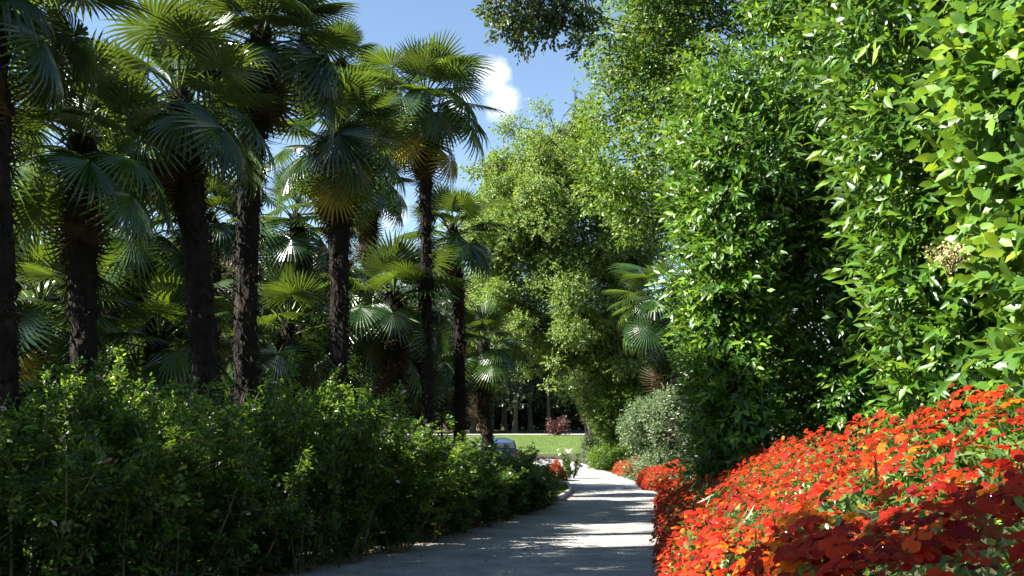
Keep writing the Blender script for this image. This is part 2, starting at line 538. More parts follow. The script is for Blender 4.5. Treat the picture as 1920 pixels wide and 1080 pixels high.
yy = np.concatenate([np.arange(-9, 57, .5), [57]])
xl = np.interp(yy, EDGE[:, 0], EDGE[:, 1]) + .05 * np.sin(yy * 2.1) + .03 * np.sin(yy * 5.3)
xr = np.interp(yy, EDGE[:, 0], EDGE[:, 2])
Lp = np.stack([xl, yy], -1); Rp = np.stack([xr, yy], -1)
turnL = [(.4, 60.5), (-2, 63), (-6, 64.5), (-14, 65)]
turnR = [(3.4, 62.5), (0, 66.3), (-5.5, 68), (-14, 68.5)]
strip('path', np.concatenate([Lp, turnL]), np.concatenate([Rp, turnR]), M['gravel'], .004)
strip('path', [(-26, 98.5), (-10, 98), (4, 98), (20, 99)], [(-26, 101.5), (-10, 101.5), (4, 101.5), (20, 103)], M['gravel'], .006)
strip('path', [(-32, 26), (-20, 27), (-13, 27), (-9.5, 27)], [(-32, 32), (-20, 33), (-13, 33), (-9.5, 33)], M['gravel'], .03)


def lawn(name, outline, dz, blades, r, h=.05):
    c = np.mean(outline, axis=0)
    rings = [1, .97, .9, .75, .55, .3, .02]
    V = []
    for k, f in enumerate(rings):
        p = c + (outline - c) * f
        z = zg(p[:, 0], p[:, 1]) + (dz if k else 0.0)
        V.append(np.concatenate([p, z[:, None]], -1))
    n = len(outline); V = np.concatenate(V)
    i, j = np.meshgrid(np.arange(len(rings) - 1), np.arange(n), indexing='ij')
    F = np.stack([i * n + j, i * n + (j + 1) % n, (i + 1) * n + (j + 1) % n, (i + 1) * n + j], -1).reshape(-1, 4)
    g = Geo(); g.add(V, F)
    o = tag(g.obj(name, M['lawn'], smooth=True), kind='structure')
    k = r.integers(0, n, blades); f = np.sqrt(r.uniform(0, .96, blades)); u = r.uniform(0, 1, blades)
    p = c + ((outline[k] * (1 - u)[:, None] + outline[(k + 1) % n] * u[:, None]) - c) * f[:, None]
    P = np.concatenate([p, (zg(p[:, 0], p[:, 1]) + dz - .004)[:, None]], -1)
    A = nrm(UP + r.normal(size=(blades, 3)) * .35); Nn = rand_unit(blades, r)
    g = Geo(); add_leaves(g, P, A, Nn, r.uniform(.6, 1.3, blades) * h, np.full(blades, h * .28), LEAF2, r.uniform(0, 1, blades))
    tag(g.obj('grass', M['grass'], o), kind='stuff')
    return o


r = np.random.default_rng(3)
ya = np.linspace(19.5, 31.5, 16)
edge = np.stack([np.interp(ya, EDGE[:, 0], EDGE[:, 1]) - .03, ya], -1)
tip = [(1.55, 32.3), (1.2, 32.9), (.6, 33.2), (-.3, 33.3), (-2.5, 33.2)]
wedge = np.concatenate([edge, tip, [(-3, 28), (-2.2, 24), (-1.2, 20)]])
lawn('lawn', wedge, .05, 16000, r, .05)
th = np.linspace(0, 2 * np.pi, 48, endpoint=False)
lawn('lawn', np.stack([1.0 + 10.5 * np.cos(th), 83 + 14 * np.sin(th)], -1), .06, 9000, r, .09)

kerb = thing('lawn_kerb', 'pale stone kerb along the rounded tip of the small lawn', 'kerb', (1.4, 30, 0))
kp = np.concatenate([edge[4:], tip[:3]]) + np.array([.05, 0])
for k in range(len(kp) - 1):
    a, b = kp[k], kp[k + 1]; d = (b - a); Ln = np.linalg.norm(d); d /= Ln; nn_ = np.array([d[1], -d[0]])
    g = Geo(); box(g, (0, -.04, 0), (Ln - .015, .04, .14))
    o = g.obj('kerb_stone', M['stone'], kerb)
    z = zg0(a[1]) - .03
    o.location = (a[0] - 1.4, a[1] - 30, z); o.rotation_euler = (0, math.atan2(zg0(a[1]) - zg0(b[1]), Ln), math.atan2(d[1], d[0]))

# distant wooded hill
g = Geo()
hx = np.linspace(-3200, 1500, 70); hy = np.linspace(3000, 5200, 30)
HX, HY = np.meshgrid(hx, hy)
ridge = 640 + 150 * np.sin(HX * .0021 + 1.0) + 70 * np.sin(HX * .0063) + 30 * np.sin(HX * .019 + HY * .01)
HZ = ridge * np.clip(1 - ((HY - 4100) / 1150) ** 2, 0, 1) ** .8 * np.clip((1500 - HX) / 1800, 0, 1) - 3
n1, n0 = HX.shape
i, j = np.meshgrid(np.arange(n1 - 1), np.arange(n0 - 1), indexing='ij')
g.add(np.stack([HX, HY, HZ], -1).reshape(-1, 3), np.stack([i * n0 + j, i * n0 + j + 1, (i + 1) * n0 + j + 1, (i + 1) * n0 + j], -1).reshape(-1, 4))
tag(g.obj('hills', M['hill'], smooth=True), kind='structure')


# ------------------------------------------------------------------ palms
def frond_blade(seed, Lp, tilt, droop, spread=300, nseg=38, Rr=.62, cup=.25, tipdroop=.25, split=.5):
    r = np.random.default_rng(seed)
    g = Geo()
    tl = R(tilt)
    sp = R(spread)
    dth = sp / nseg
    fr = np.array([.04, .28, split, .72, .88, 1.0])
    for k in range(nseg):
        th = -sp / 2 + (k + .5) * dth + r.normal() * .012
        ln = Rr * (.70 + .30 * math.cos(th / 2)) * r.uniform(.93, 1.05)
        rad = fr * ln
        hw = np.minimum(rad, split * ln) * math.tan(dth / 2) * np.array([1, 1, 1, .74, .42, .04])
        fold = hw * .55
        td = tipdroop * r.uniform(.6, 1.5)
        z0 = -droop * (fr ** 2) * ln - cup * rad * math.sin(th / 2) ** 2 - td * np.clip(fr - .6, 0, 1) ** 1.6 * ln * 2.2
        c, s = math.cos(th), math.sin(th)
        mid = np.stack([rad * c, rad * s, z0 - fold], -1)
        le = np.stack([rad * c - hw * s, rad * s + hw * c, z0], -1)
        ri = np.stack([rad * c + hw * s, rad * s - hw * c, z0], -1)
        V = np.concatenate([le, mid, ri]); n = len(fr)
        a = np.arange(n - 1)
        F = np.concatenate([np.stack([a, a + n, a + n + 1, a + 1], -1), np.stack([a + n, a + 2 * n, a + 2 * n + 1, a + n + 1], -1)])
        g.add(V, F, np.clip(.5 + r.normal() * .12, 0, 1))
    # tilt and put at the end of the stalk
    hub = stalk(Lp)[-1]
    out = Geo(); out.F = g.F; out.var = g.var; out.n = g.n
    V = np.concatenate(g.V)
    c, s = math.cos(tl), math.sin(tl)
    V = np.stack([V[:, 0] * c + V[:, 2] * s, V[:, 1], -V[:, 0] * s + V[:, 2] * c], -1) + hub
    out.V = [V]
    return out


def stalk(Lp):
    u = np.linspace(0, 1, 6)
    return np.stack([u * Lp, 0 * u, .08 * Lp * np.sin(u * math.pi * .8)], -1)


def stalk_geo(Lp):
    g = Geo(); tube(g, stalk(Lp), np.linspace(.017, .009, 6), 5); return g


FR = {}
for kind, specs in {'young': [(.45, -4, .0, 150, .52, .0, .03), (.5, 4, .02, 200, .58, .05, .06)],
                    'mid': [(.72, 18, .06, 290, .62, .18, .18), (.78, 26, .08, 310, .64, .22, .22), (.7, 12, .05, 280, .6, .15, .15)],
                    'low': [(.8, 48, .10, 310, .64, .28, .35), (.74, 38, .12, 300, .62, .35, .4), (.84, 60, .10, 320, .62, .3, .45)]}.items():
    FR[kind] = []
    for q, (Lp_, ti, dr, spd, Rr, cu, td) in enumerate(specs):
        bl = frond_blade(100 + q + len(FR) * 10, Lp_, ti, dr, spd, 38 if spd > 220 else 24, Rr, cu, td)
        FR[kind].append((bl.mesh('frond', M['palm']), stalk_geo(Lp_).mesh('petiole', M['petiole'])))
bl = frond_blade(77, .55, 50, .12, 300, 36, .56, .3, .3)
FR['yellow'] = [(bl.mesh('frond', M['palm_yellow']), stalk_geo(.55).mesh('petiole', M['petiole']))]
FR['dead'] = []
for q in range(3):
    bl = frond_blade(300 + q, .5, 30 + 12 * q, .15, 230, 26, .58, 1.1, .7, .4)
    FR['dead'].append((bl.mesh('dead_frond', M['palm_dead']), stalk_geo(.5).mesh('petiole', M['petiole_dead'])))


def add_frond(root, kind, top, az, el, sc_, r, name='frond'):
    me, pe = FR[kind][r.integers(len(FR[kind]))]
    o = bpy.data.objects.new(name, me); COL.objects.link(o); o.parent = root
    M_ = Matrix.Translation(top) @ Matrix.Rotation(az, 4, 'Z') @ Matrix.Rotation(-el, 4, 'Y') @ Matrix.Rotation(r.normal() * .25, 4, 'X') @ Matrix.Diagonal((sc_, sc_, sc_, 1))
    o.matrix_local = M_
    p = bpy.data.objects.new('petiole', pe); COL.objects.link(p); p.parent = o
    return o


def palm(base, top, label, r, scale=1.0, n=34, dead=14, rad=.125, skirt=1.1, flower=False, group='windmill palms of the garden', yellow=0, el0=84, el1=112):
    """base, top: world points"""
    base = Vector(base); top = Vector(top)
    root = thing('palm_tree', label, 'palm tree', base, group)
    H = top - base
    hn = max(8, int(H.length / .16))
    u = np.linspace(0, 1, hn)
    bend = np.array([r.normal() * .1, r.normal() * .06, 0])
    pts = np.array(H)[None] * u[:, None] + bend[None] * np.sin(u * math.pi)[:, None]
    prof = np.interp(u, [0, .06, .5, .8, .93, 1], [1.35, 1.05, 1.0, 1.12, 1.3, .75]) * rad
    prof = prof * (1 + .1 * r.normal(size=hn) * .6)
    g = Geo(); tube(g, pts, prof, 14, .5, .07, r)
    # ragged old leaf bases
    nb = int(H.length * 42)
    uu = r.uniform(.02, .99, nb); an = np.arange(nb) * 2.4 + r.uniform(-.3, .3, nb)
    rr = np.interp(uu, u, prof)
    c = np.stack([np.interp(uu, u, pts[:, q]) for q in range(3)], -1)
    rad_ = np.stack([np.cos(an), np.sin(an), 0 * an], -1)
    add_leaves(g, c + rad_ * (rr * .9)[:, None], nrm(rad_ * .55 + UP * r.uniform(.3, 1, nb)[:, None]), rad_ + UP * -.4, r.uniform(.07, .14, nb), r.uniform(.05, .09, nb), LEAF2, r.uniform(0, 1, nb))
    tr = g.obj('trunk', M['palm_trunk'], root)
    g = Geo()
    nf = int(H.length * 330)
    uu = r.uniform(0, 1, nf) ** .8; an = r.uniform(0, 2 * np.pi, nf)
    rr = np.interp(uu, u, prof)
    c = np.stack([np.interp(uu, u, pts[:, q]) for q in range(3)], -1)
    rad_ = np.stack([np.cos(an), np.sin(an), 0 * an], -1)
    add_leaves(g, c + rad_ * (rr * .96)[:, None], nrm(rad_ * r.uniform(.2, .9, nf)[:, None] - UP * r.uniform(.1, 1, nf)[:, None] + r.normal(size=(nf, 3)) * .3), rad_ + rand_unit(nf, r) * .6, r.uniform(.04, .12, nf) * (1 + uu), np.full(nf, .008), LEAF2, r.uniform(0, 1, nf))
    g.obj('fibre', M['fibre'], tr)
    T = Vector(pts[-1])
    for k in range(n):
        f = (k + .5) / n
        az = k * 2.39996 + r.uniform(-.3, .3)
        el = R(el0) - R(el1) * f ** .95 + r.normal() * .08
        kind = 'young' if el > R(52) else ('mid' if el > R(4) else 'low')
        t_ = T - Vector((0, 0, (.42 * f) * scale))
        add_frond(root, kind, t_, az, el, scale * r.uniform(.88, 1.12), r)
    for k in range(yellow):
        add_frond(root, 'yellow', T - Vector((0, 0, (.6 + .3 * k) * scale)), R(-110) + k * 2.1 + r.normal() * .3, R(-35), scale * .95, r)
    for k in range(dead):
        f = (k + r.uniform(0, 1)) / dead
        az = k * 2.39996 + 1
        t_ = T - Vector((0, 0, (.5 + skirt * f) * scale))
        add_frond(root, 'dead', t_, az, R(-52 - 26 * f) + r.normal() * .12, scale * r.uniform(.6, .85), r, 'dead_frond')
    return root


def palm_px(pxb, pxt, pyt, d, label, dd=0.0, **kw):
    X = at(pxb, 770, d).x
    b = Vector((X, d, float(zg(X, d)) - .05))
    t = at(pxt, pyt, d + dd)
    return palm(b, t, label, np.random.default_rng(int(pxb * 7 + d * 13) % 99991), **kw)


palm_px(40, -25, -60, 8.6, 'thick dark palm trunk cut by the left edge of the picture', rad=.12, n=36, scale=1.05)
palm_px(475, 490, 45, 12.2, 'tall palm with big silvery crown and stout straight trunk, left of the sky gap', rad=.135, n=44, dead=7, scale=1.1, skirt=.3)
palm_px(425, 335, 170, 11.0, 'palm with leaning dark trunk just left of the stout straight one', rad=.14, n=30, dead=6, skirt=.35)
palm_px(180, 150, 250, 10.2, 'broad bright green palm between the picture edge and the leaning trunk', rad=.13, n=36, dead=5, scale=.95, skirt=.4)
palm_px(806, 798, 175, 16.5, 'slim tall palm against blue sky with one yellow fan under its crown', rad=.09, n=36, dead=6, scale=1.0, skirt=.6, yellow=2)
palm_px(856, 850, 425, 20.0, 'shorter palm right beside the slim tall one, crown against the round tree', rad=.105, n=28, dead=5, skirt=.5)
palm_px(645, 632, 250, 14.2, 'dark shaggy palm midway between the stout trunk and the slim tall palm', rad=.125, n=34, dead=7, scale=1.0, skirt=.5, yellow=1)
palm_px(560, 555, 400, 18.0, 'thin palm standing behind, just right of the stout straight trunk', rad=.11, n=28, dead=6, skirt=.5)
palm_px(742, 738, 545, 17.0, 'low palm with spreading fans left of the slim tall trunk', rad=.13, n=28, dead=10)
palm_px(925, 905, 640, 25.0, 'small palm fanning out at the foot of the round tree, left of path', rad=.13, n=26, dead=8)
palm_px(700, 690, 330, 22.0, 'background palm whose crown fills the gap behind the shaggy palm', rad=.13, n=30, dead=10, yellow=1)
palm_px(270, 262, 420, 14.5, 'background palm whose crown shows between broad palm and leaning trunk', rad=.115, n=30, dead=6, skirt=.5)
palm_px(90, 75, 560, 13.0, 'low dark palm behind the thick trunk at the left edge', rad=.115, n=28, dead=6, skirt=.5, yellow=1)
palm_px(600, 592, 560, 20.5, 'short palm with low glossy fans in front of the thin trunk', rad=.14, n=26, dead=10)
palm_px(400, 395, 400, 19.5, 'background palm seen between the leaning and the stout trunks', rad=.13, n=30, dead=10, yellow=1)
palm_px(330, 325, 590, 17.0, 'low background palm in front of the pink house', rad=.13, n=28, dead=10, yellow=1)
palm_px(215, 205, 165, 20.0, 'tall background palm high above the broad bright green one', rad=.13, n=32, dead=10)
palm_px(20, 15, 330, 16.0, 'background palm with its crown behind the left edge trunk', rad=.13, n=32, dead=10)
palm_px(500, 500, 640, 21.0, 'little palm low behind the stout straight trunk', rad=.13, n=26, dead=8)
palm_px(640, 640, 110, 24.0, 'far tall palm rising above the shaggy palm, thin against the sky', rad=.13, n=30, dead=8)
palm_px(300, 300, 620, 14.0, 'low palm with drooping fans left of the leaning trunk', rad=.11, n=26, dead=4, skirt=.4)
palm_px(545, 540, 600, 17.0, 'low palm fanning out right of the stout straight trunk', rad=.11, n=26, dead=4, skirt=.4)
palm_px(690, 690, 640, 19.5, 'low palm between the shaggy palm and the slim tall trunk', rad=.11, n=26, dead=4, skirt=.4)
palm_px(780, 778, 660, 22.0, 'small palm low behind the slim tall trunk', rad=.11, n=26, dead=4, skirt=.4)
# right of the path
palm_px(1262, 1240, 560, 36.8, 'dark palm with long hanging fans right of path, before the hornbeam', rad=.15, n=40, dead=18, scale=1.75, skirt=1.2, yellow=0, el0=50, el1=115)
palm_px(1108, 1100, 690, 59.0, 'dark palm at the bend of the path under the round tree', rad=.16, n=30, dead=12, scale=1.5, yellow=1)
# grove going on to the left of the picture: these shade the roses and stripe the path
r = np.random.default_rng(21)
SHADE = [(-8.2, 7.2, 6.0, 'palm of the grove just beyond the left picture edge, tallest'), (-6.9, 4.2, 5.2, 'palm of the grove left of the picture, nearest to the path'),
         (-11.5, 2.2, 6.8, 'palm of the grove left of the picture, level with the viewer')]
for (x, y, h, lb) in SHADE:
    palm((x, y, float(zg(x, y)) - .05), (x + r.normal() * .15, y + r.normal() * .15, h), lb, r, rad=.14, n=38, dead=14, scale=1.15)


# ------------------------------------------------------------------ broadleaf trees and shrubs
def limb(p0, p1, r, sag=.1, n=6):
    u = np.linspace(0, 1, n)[:, None]
    p0 = np.asarray(p0, float); p1 = np.asarray(p1, float)
    L = np.linalg.norm(p1 - p0)
    mid = r.normal(size=3) * L * .06 + UP * L * sag
    return p0 * (1 - u) + p1 * u + mid * np.sin(u * math.pi)


def lump_leaves(C, Rd, per_m2, m, sl, r, axis_xy, spread=.9, up=.5, droop=.1, inner=.5, squash=.75):
    """sprigs through ellipsoid lumps; C (k,3), Rd (k,)"""
    Bs, Ds = [], []
    for c, rd in zip(C, Rd):
        n = max(6, int(4 * math.pi * rd * rd * per_m2))
        d = rand_unit(n, r)
        f = inner + (1 - inner) * r.uniform(0, 1, n) ** .6
        p = c + d * np.array([1, 1, squash]) * (rd * f)[:, None]
        out = p - np.array([axis_xy[0], axis_xy[1], 0]); out[:, 2] = 0
        Bs.append(p); Ds.append(nrm(d * .8 + nrm(out) * .45 + r.normal(size=(n, 3)) * .3))
    B = np.concatenate(Bs); D = np.concatenate(Ds)
    return sprigs(B, D, sl * r.uniform(.6, 1.3, len(B)), m, r, spread, up, droop)


def tree(name, label, cat, base, lumps, mat, bark, r, trunk_r=.2, trunk_top=None, leaf=(.08, .045), per_m2=9, m=7, sl=.35, tmpl=LEAF2, group=None, up=.6, droop=.15, inner=.5, limbs=True, squash=.75, hub=None):
    base = np.asarray(base, float)
    root = thing(name, label, cat, base, group)
    C = np.array([l[:3] for l in lumps], float); Rd = np.array([l[3] for l in lumps], float)
    g = Geo()
    tt = np.asarray(trunk_top if trunk_top is not None else (base[0], base[1], C[:, 2].max() * .8), float)
    tp = limb(base - UP * .1, tt, r, 0, 12)
    trd = np.linspace(1, .22, 12) * trunk_r; trd[0] *= 1.5; trd[1] *= 1.12
    tube(g, tp - base, trd, 10, .5, .04, r)
    if hub is not None:
        hub = np.asarray(hub, float); bp_ = limb(tt, hub, r, .05, 8); tube(g, bp_ - base, np.linspace(.09, .05, 8), 8)
    if limbs:
        for c, rd in zip(C, Rd):
            k = np.argmin(np.linalg.norm((tp - c) * np.array([.6, .6, 1]) + UP * .8, axis=1))
            k = min(max(k, 2), 11)
            lp = limb(tp[k] if hub is None else bp_[r.integers(4, 8)], c, r, .06)
            tube(g, lp - base, np.linspace(max(.25 * trd[k], .02) if hub is None else .028, .012 if hub is None else .006, 6), 5)
            for q in range(3):
                e = c + rand_unit(1, r)[0] * rd * .8
                tube(g, limb(lp[3], e, r, .04, 4) - base, np.linspace(.018, .006, 4), 4)
    g.obj('trunk', bark, root, smooth=True)
    P, A, Nn = lump_leaves(C, Rd, per_m2, m, sl, r, base[:2], up=up, droop=droop, inner=inner, squash=squash)
    n = len(P)
    L = leaf[0] * r.uniform(.7, 1.25, n); W = leaf[1] * r.uniform(.75, 1.2, n)
    ns = n // m
    var = np.clip(np.tile(r.uniform(.15, .85, ns), m) + r.normal(size=n) * .14, 0, 1)
    g = Geo(); add_leaves(g, P - base, A, Nn, L, W, tmpl, var)
    g.obj('crown', mat, root)
    return root


# round light tree closing the view (crown about 8.5 m wide, 50 m away)
r = np.random.default_rng(5)
lum = []
for (px, py, rp) in [(905, 330, 32), (950, 262, 38), (1005, 235, 34), (1050, 270, 36), (1098, 215, 20), (1102, 262, 28), (1140, 300, 30), (925, 400, 46), (985, 350, 55), (1055, 350, 52), (1110, 360, 45), (1165, 360, 38),
                     (905, 470, 38), (960, 450, 55), (1030, 440, 58), (1095, 450, 52), (1155, 440, 48), (900, 540, 34), (945, 540, 50), (1010, 530, 58), (1080, 540, 55), (1150, 530, 52), (1200, 500, 40),
                     (910, 610, 34), (960, 620, 46), (1020, 625, 52), (1085, 630, 50), (1150, 620, 48), (930, 670, 30), (985, 690, 34), (1040, 690, 34), (1095, 700, 34), (1160, 690, 40), (1215, 610, 40), (1098, 195, 10), (1100, 185, 6), (1220, 400, 40), (1250, 470, 40), (1260, 560, 40), (1200, 570, 45), (1240, 640, 40), (1190, 650, 40), (1280, 640, 35)]:
    for dz in (0, 1, 0, 1, 0):
        dpt = 50 - 3.4 * max(0, 1 - ((px - 1040) / 180) ** 2) * (1 if dz == 0 else -.3) + r.uniform(-.8, .8)
        p = at(px + r.normal() * 16, py + r.normal() * 16, dpt)
        lum.append((*p, rp / FPX * 50 * r.uniform(.45, .75)))
lum = [(l[0], l[1], l[2], l[3] * .8) for l in lum[::2]]
for k in range(330):
    d = rand_unit(1, r)[0]
    if d[1] > .35: d[1] *= -1
    f = r.uniform(.72, 1.0) * (1 + .06 * math.sin(d[0] * 6) + .05 * math.sin(d[2] * 9))
    c = at(1055, 475, 50.5)
    x, z = c.x + d[0] * 4.5 * f, c.z + d[2] * 6.4 * f
    if d[2] < -.5: x += 1.0
    lum.append((x, c.y + d[1] * 4.0 * f, z, r.uniform(.45, .8)))
b = at(1130, 770, 57); b.z = float(zg(b.x, 57))
LQ = project(np.array([l[:3] for l in lum]))
lum = [l for l, qx, qy in zip(lum, LQ[0], LQ[1]) if not (qx > 1122 and qy < 330)]
tree('round_tree', 'tall round light green tree closing the view behind the path', 'tree', b, lum, M['linden'], M['bark'], r, .3, at(1050, 330, 51), (.135, .09), 21, 6, .42, up=.5)

# hornbeam leaning out over the hedge from the right, beyond the laurels
r = np.random.default_rng(6)
lum = []
for k in range(135):
    hz = r.uniform(.8, 12.5)
    pr = np.interp(hz, [0, 1.5, 3, 5, 7, 9, 11, 13], [2.2, 2.7, 3.2, 3.9, 4.4, 4.9, 5.0, 3.6])
    a = r.uniform(0, 2 * np.pi); f = math.sqrt(r.uniform(.25, 1))
    x, y = 6.2 + pr * f * math.cos(a), 22.5 + pr * f * math.sin(a)
    if y > 24.5 and r.uniform() < .5: continue
    qx, qy, _ = project(np.array([[x, y, hz + .2]]))
    if qx[0] < 1340 and 440 < qy[0] < 790 and y < 25.5: continue
    lum.append((x, y, hz + .2, r.uniform(.55, .95)))
for (px, py, rp) in [(1150, 60, 45), (1130, 100, 25), (1180, 130, 34), (1225, 200, 36), (1222, 290, 28), (1250, 350, 35), (1260, 250, 45), (1120, 30, 22), (1200, 40, 45), (1260, 20, 50), (1240, 110, 45), (1300, 80, 50), (1340, 20, 55), (1310, 160, 50), (1290, 320, 45), (1375, 5, 50), (1410, 40, 50), (1350, -40, 50), (1400, -40, 50), (1200, -20, 50), (1290, -40, 60), (1270, 180, 45), (1215, 380, 30), (1235, 420, 34), (1190, 430, 28), (1260, 390, 36)]:
    p = at(px, py, (20 if py < 325 or px > 1265 else 24.6) + r.normal() * .6); lum.append((*p, rp / FPX * 20))
b = (6.2, 22.5, float(zg(6.2, 22.5)))
tree('hornbeam_tree', 'bright green hornbeam spilling over the hedge against the sky', 'tree', b, lum, M['hornbeam'], M['bark'], r, .24, (6.3, 22.4, 12.5), (.1, .062), 22, 7, .36, up=.7, droop=.2, squash=.65)

# oak limb hanging into the top of the picture
r = np.random.default_rng(7)
lum = []
for (px, py, rp, d) in [(935, 15, 22, 15), (955, 45, 34, 15), (990, 30, 40, 15.3), (985, 75, 26, 15), (1030, 55, 30, 15.5), (1035, 15, 40, 15.5), (1075, 20, 40, 15.5), (1085, 85, 20, 15.2), (1110, 50, 30, 15.6), (1000, -40, 45, 15.4), (950, -30, 30, 15), (1060, -60, 50, 15.8), (1120, -60, 60, 16), (915, -5, 14, 14.8),
                        (1180, -110, 60, 16), (1120, -170, 60, 16), (1240, -200, 70, 16.3), (1040, -150, 45, 15.6)]:
    p = at(px, py, d); lum.append((*p, rp / FPX * d))
b = (8.6, 18.8, float(zg(8.6, 18.8)))
tree('oak_tree', 'dark leaved oak bough hanging into the top of the sky', 'tree', b, lum, M['oak'], M['bark'], r, .22, at(1330, -420, 18.0), (.085, .05), 85, 6, .22, up=.2, droop=.3, inner=.05, hub=at(1060, -150, 15.5))


# clipped evergreen columns right of the flower bed
def column_shrub(name, label, cat, s0, t0, prof_z, prof_r, mat, r, leaf, nlump, per_m2, m, sl, pick_cell, ecc=1.0, group=None, tmpl=LEAF8, mass=LEAF4):
    base = st(s0, t0)
    base[2] = float(zg(base[0], base[1]))
    root = thing(name, label, cat, base, group)
    # lumps on the column's skin
    lum = []
    zmin, zmax = prof_z[0], prof_z[-1]
    for k in range(nlump):
        z = r.uniform(zmin, zmax)
        pr = np.interp(z, prof_z, prof_r)
        a = r.uniform(0, 2 * np.pi)
        d = np.array([math.cos(a), math.sin(a)])
        facing = d @ nrm(-base[:2]) + .6 * (d @ nrm(np.array([to_sun.x, to_sun.y])))
        if facing < -.35 and r.uniform() < .75: continue
        lr = r.uniform(.3, .58) * min(1.0, pr + .3)
        lum.append((base[0] + d[0] * (pr - lr * .8), base[1] + d[1] * (pr - lr * .8) * ecc, z, lr))
    for k in range(nlump // 4):
        z = r.uniform(zmin, zmax - .3); pr = np.interp(z, prof_z, prof_r) * r.uniform(.1, .75); a = r.uniform(0, 2 * np.pi)
        lum.append((base[0] + math.cos(a) * pr, base[1] + math.sin(a) * pr, z, r.uniform(.4, .6)))
    C = np.array([l[:3] for l in lum]); Rd = np.array([l[3] for l in lum])
    P, A, Nn = lump_leaves(C, Rd, per_m2, m, sl, r, base[:2], up=.55, droop=.05, inner=.35, squash=.95)
    n = len(P); ns = n // m
    L = leaf[0] * r.uniform(.65, 1.15, n); W = leaf[1] * r.uniform(.8, 1.15, n)
    tipf = np.repeat(np.arange(m) / m, ns)
    var = np.clip(np.tile(r.uniform(0, .7, ns), m) + .25 * tipf + r.normal(size=n) * .12, 0, 1)
    pick = pick_front(P + nrm(A) * (L * .5)[:, None], L, pick_cell, 300)
    keep = np.ones(n, bool); keep[pick] = False
    g = Geo(); add_leaves(g, (P - base)[keep], A[keep], Nn[keep], L[keep], W[keep], mass, var[keep])
    tag(g.obj('foliage', mat, root, smooth=True), kind='stuff')
    mesh_v = [tmpl_mesh('leaf', tmpl, mat, v) for v in (.2, .35, .5, .65, .8, .95)]
    A_, S_, U_ = A, None, None
    vi = np.clip((var[pick] * 6).astype(int), 0, 5)
    for v in range(6):
        q = pick[vi == v]
        leaf_objects(root, 'leaf', mesh_v[v], P[q], A[q], Nn[q], L[q], W[q], base)
    # stems
    g = Geo()
    for k in range(5):
        a = k * 1.256 + r.uniform(-.3, .3); q = .2 * np.array([math.cos(a), math.sin(a)])
        top = np.array([base[0] + q[0] * 1.6, base[1] + q[1] * 1.6, zmax * .85])
        sp_ = limb(base + np.array([q[0] * .5, q[1] * .5, -.1]), top, r, 0, 10)
        tube(g, sp_ - base, np.linspace(.04, .012, 10), 6)
        for c in C[r.integers(0, len(C), 22)]:
            kk = int(np.clip(np.argmin(np.abs(sp_[:, 2] - c[2] + .4)), 1, 9))
            tube(g, limb(sp_[kk], c, r, .05, 4) - base, np.linspace(.018, .006, 4), 4)
    g.obj('stems', M['bark'], root)
    return root, (P, A, Nn, L)


r = np.random.default_rng(8)
gl = 'clipped evergreens along the flower bed'
column_shrub('laurel_shrub', 'tall clipped laurel farthest from the viewer, lit left edge and dark shaded side', 'shrub', 14.6, 1.12, [.1, 1.2, 3, 5, 6.6], [.3, .38, .5, .75, .5], M['laurel'], r, (.16, .056), 230, 9, 7, .3, 14, ecc=3.2, group=gl)
column_shrub('laurel_shrub', 'clipped laurel set back in shade between the middle and farthest laurels', 'shrub', 14.9, 2.95, [.3, 1.5, 3, 5, 9], [.95, 1.0, 1.1, 1.3, 1.35], M['laurel'], r, (.16, .054), 260, 8, 8, .34, 16, group=gl)
column_shrub('laurel_shrub', 'middle clipped laurel of narrow glossy leaves, above the orange blooms', 'shrub', 8.8, 2.65, [.75, 1.6, 2.6, 3.6, 5, 7.0], [.5, .55, .66, .95, 1.25, 1.1], M['laurel'], r, (.16, .052), 200, 8.5, 7, .34, 17, group=gl)
column_shrub('privet_shrub', 'nearest clipped evergreen with broad rounded leaves at right picture edge', 'shrub', 4.75, 2.62, [.85, 1.5, 2.4, 3.4, 5.2], [.8, .88, .98, 1.1, 1.2], M['privet'], r, (.105, .052), 300, 11, 7, .26, 20, mass=LEAF8, group=gl)

# cream flower head on the nearest evergreen
hd = thing('flower_panicle', 'cream flower panicle standing out of the nearest evergreen at right', 'flower', at(1778, 485, 4.15))
g = Geo()
for k in range(7):
    tube(g, [(0, 0, -.08), (r.normal() * .02, r.normal() * .015, 0), (r.normal() * .05, r.normal() * .03, .03 + r.uniform(0, .05))], [.003, .002, .001], 4)
g.obj('stalks', M['cane'], hd)
g = Geo(); n = 260
P = r.normal(size=(n, 3)) * np.array([.042, .03, .03]) + np.array([0, 0, .02])
add_leaves(g, P, rand_unit(n, r), rand_unit(n, r), np.full(n, .014), np.full(n, .01), LEAF2, r.uniform(0, 1, n))
tag(g.obj('florets', M['cream_flower'], hd), kind='stuff')


def bush(name, label, px, py, d, rx, rz, mat, r, leaf, per_m2=14, m=6, sl=.22, nl=26, cat='shrub', inner=.3, up=.5, base_z=None):
    c = np.array(at(px, py, d))
    gz = float(zg(c[0], d))
    lum = []
    for k in range(nl):
        dd_ = rand_unit(1, r)[0]; f = r.uniform(.55, .85)
        p = c + dd_ * np.array([rx, rx, rz]) * f
        p[2] = max(p[2], gz + .25)
        lum.append((*p, rx * r.uniform(.22, .36)))
    for k in range(12):
        a = r.uniform(0, 6.28); q = rx * r.uniform(.35, .85)
        lum.append((c[0] + q * math.cos(a), c[1] + q * math.sin(a), gz + r.uniform(.25, .7), rx * r.uniform(.25, .36)))
    return tree(name, label, cat, (c[0], c[1], gz), lum, mat, M['bark'], r, .06, (c[0], c[1], c[2]), leaf, per_m2, m, sl, inner=inner, up=up, squash=.95)


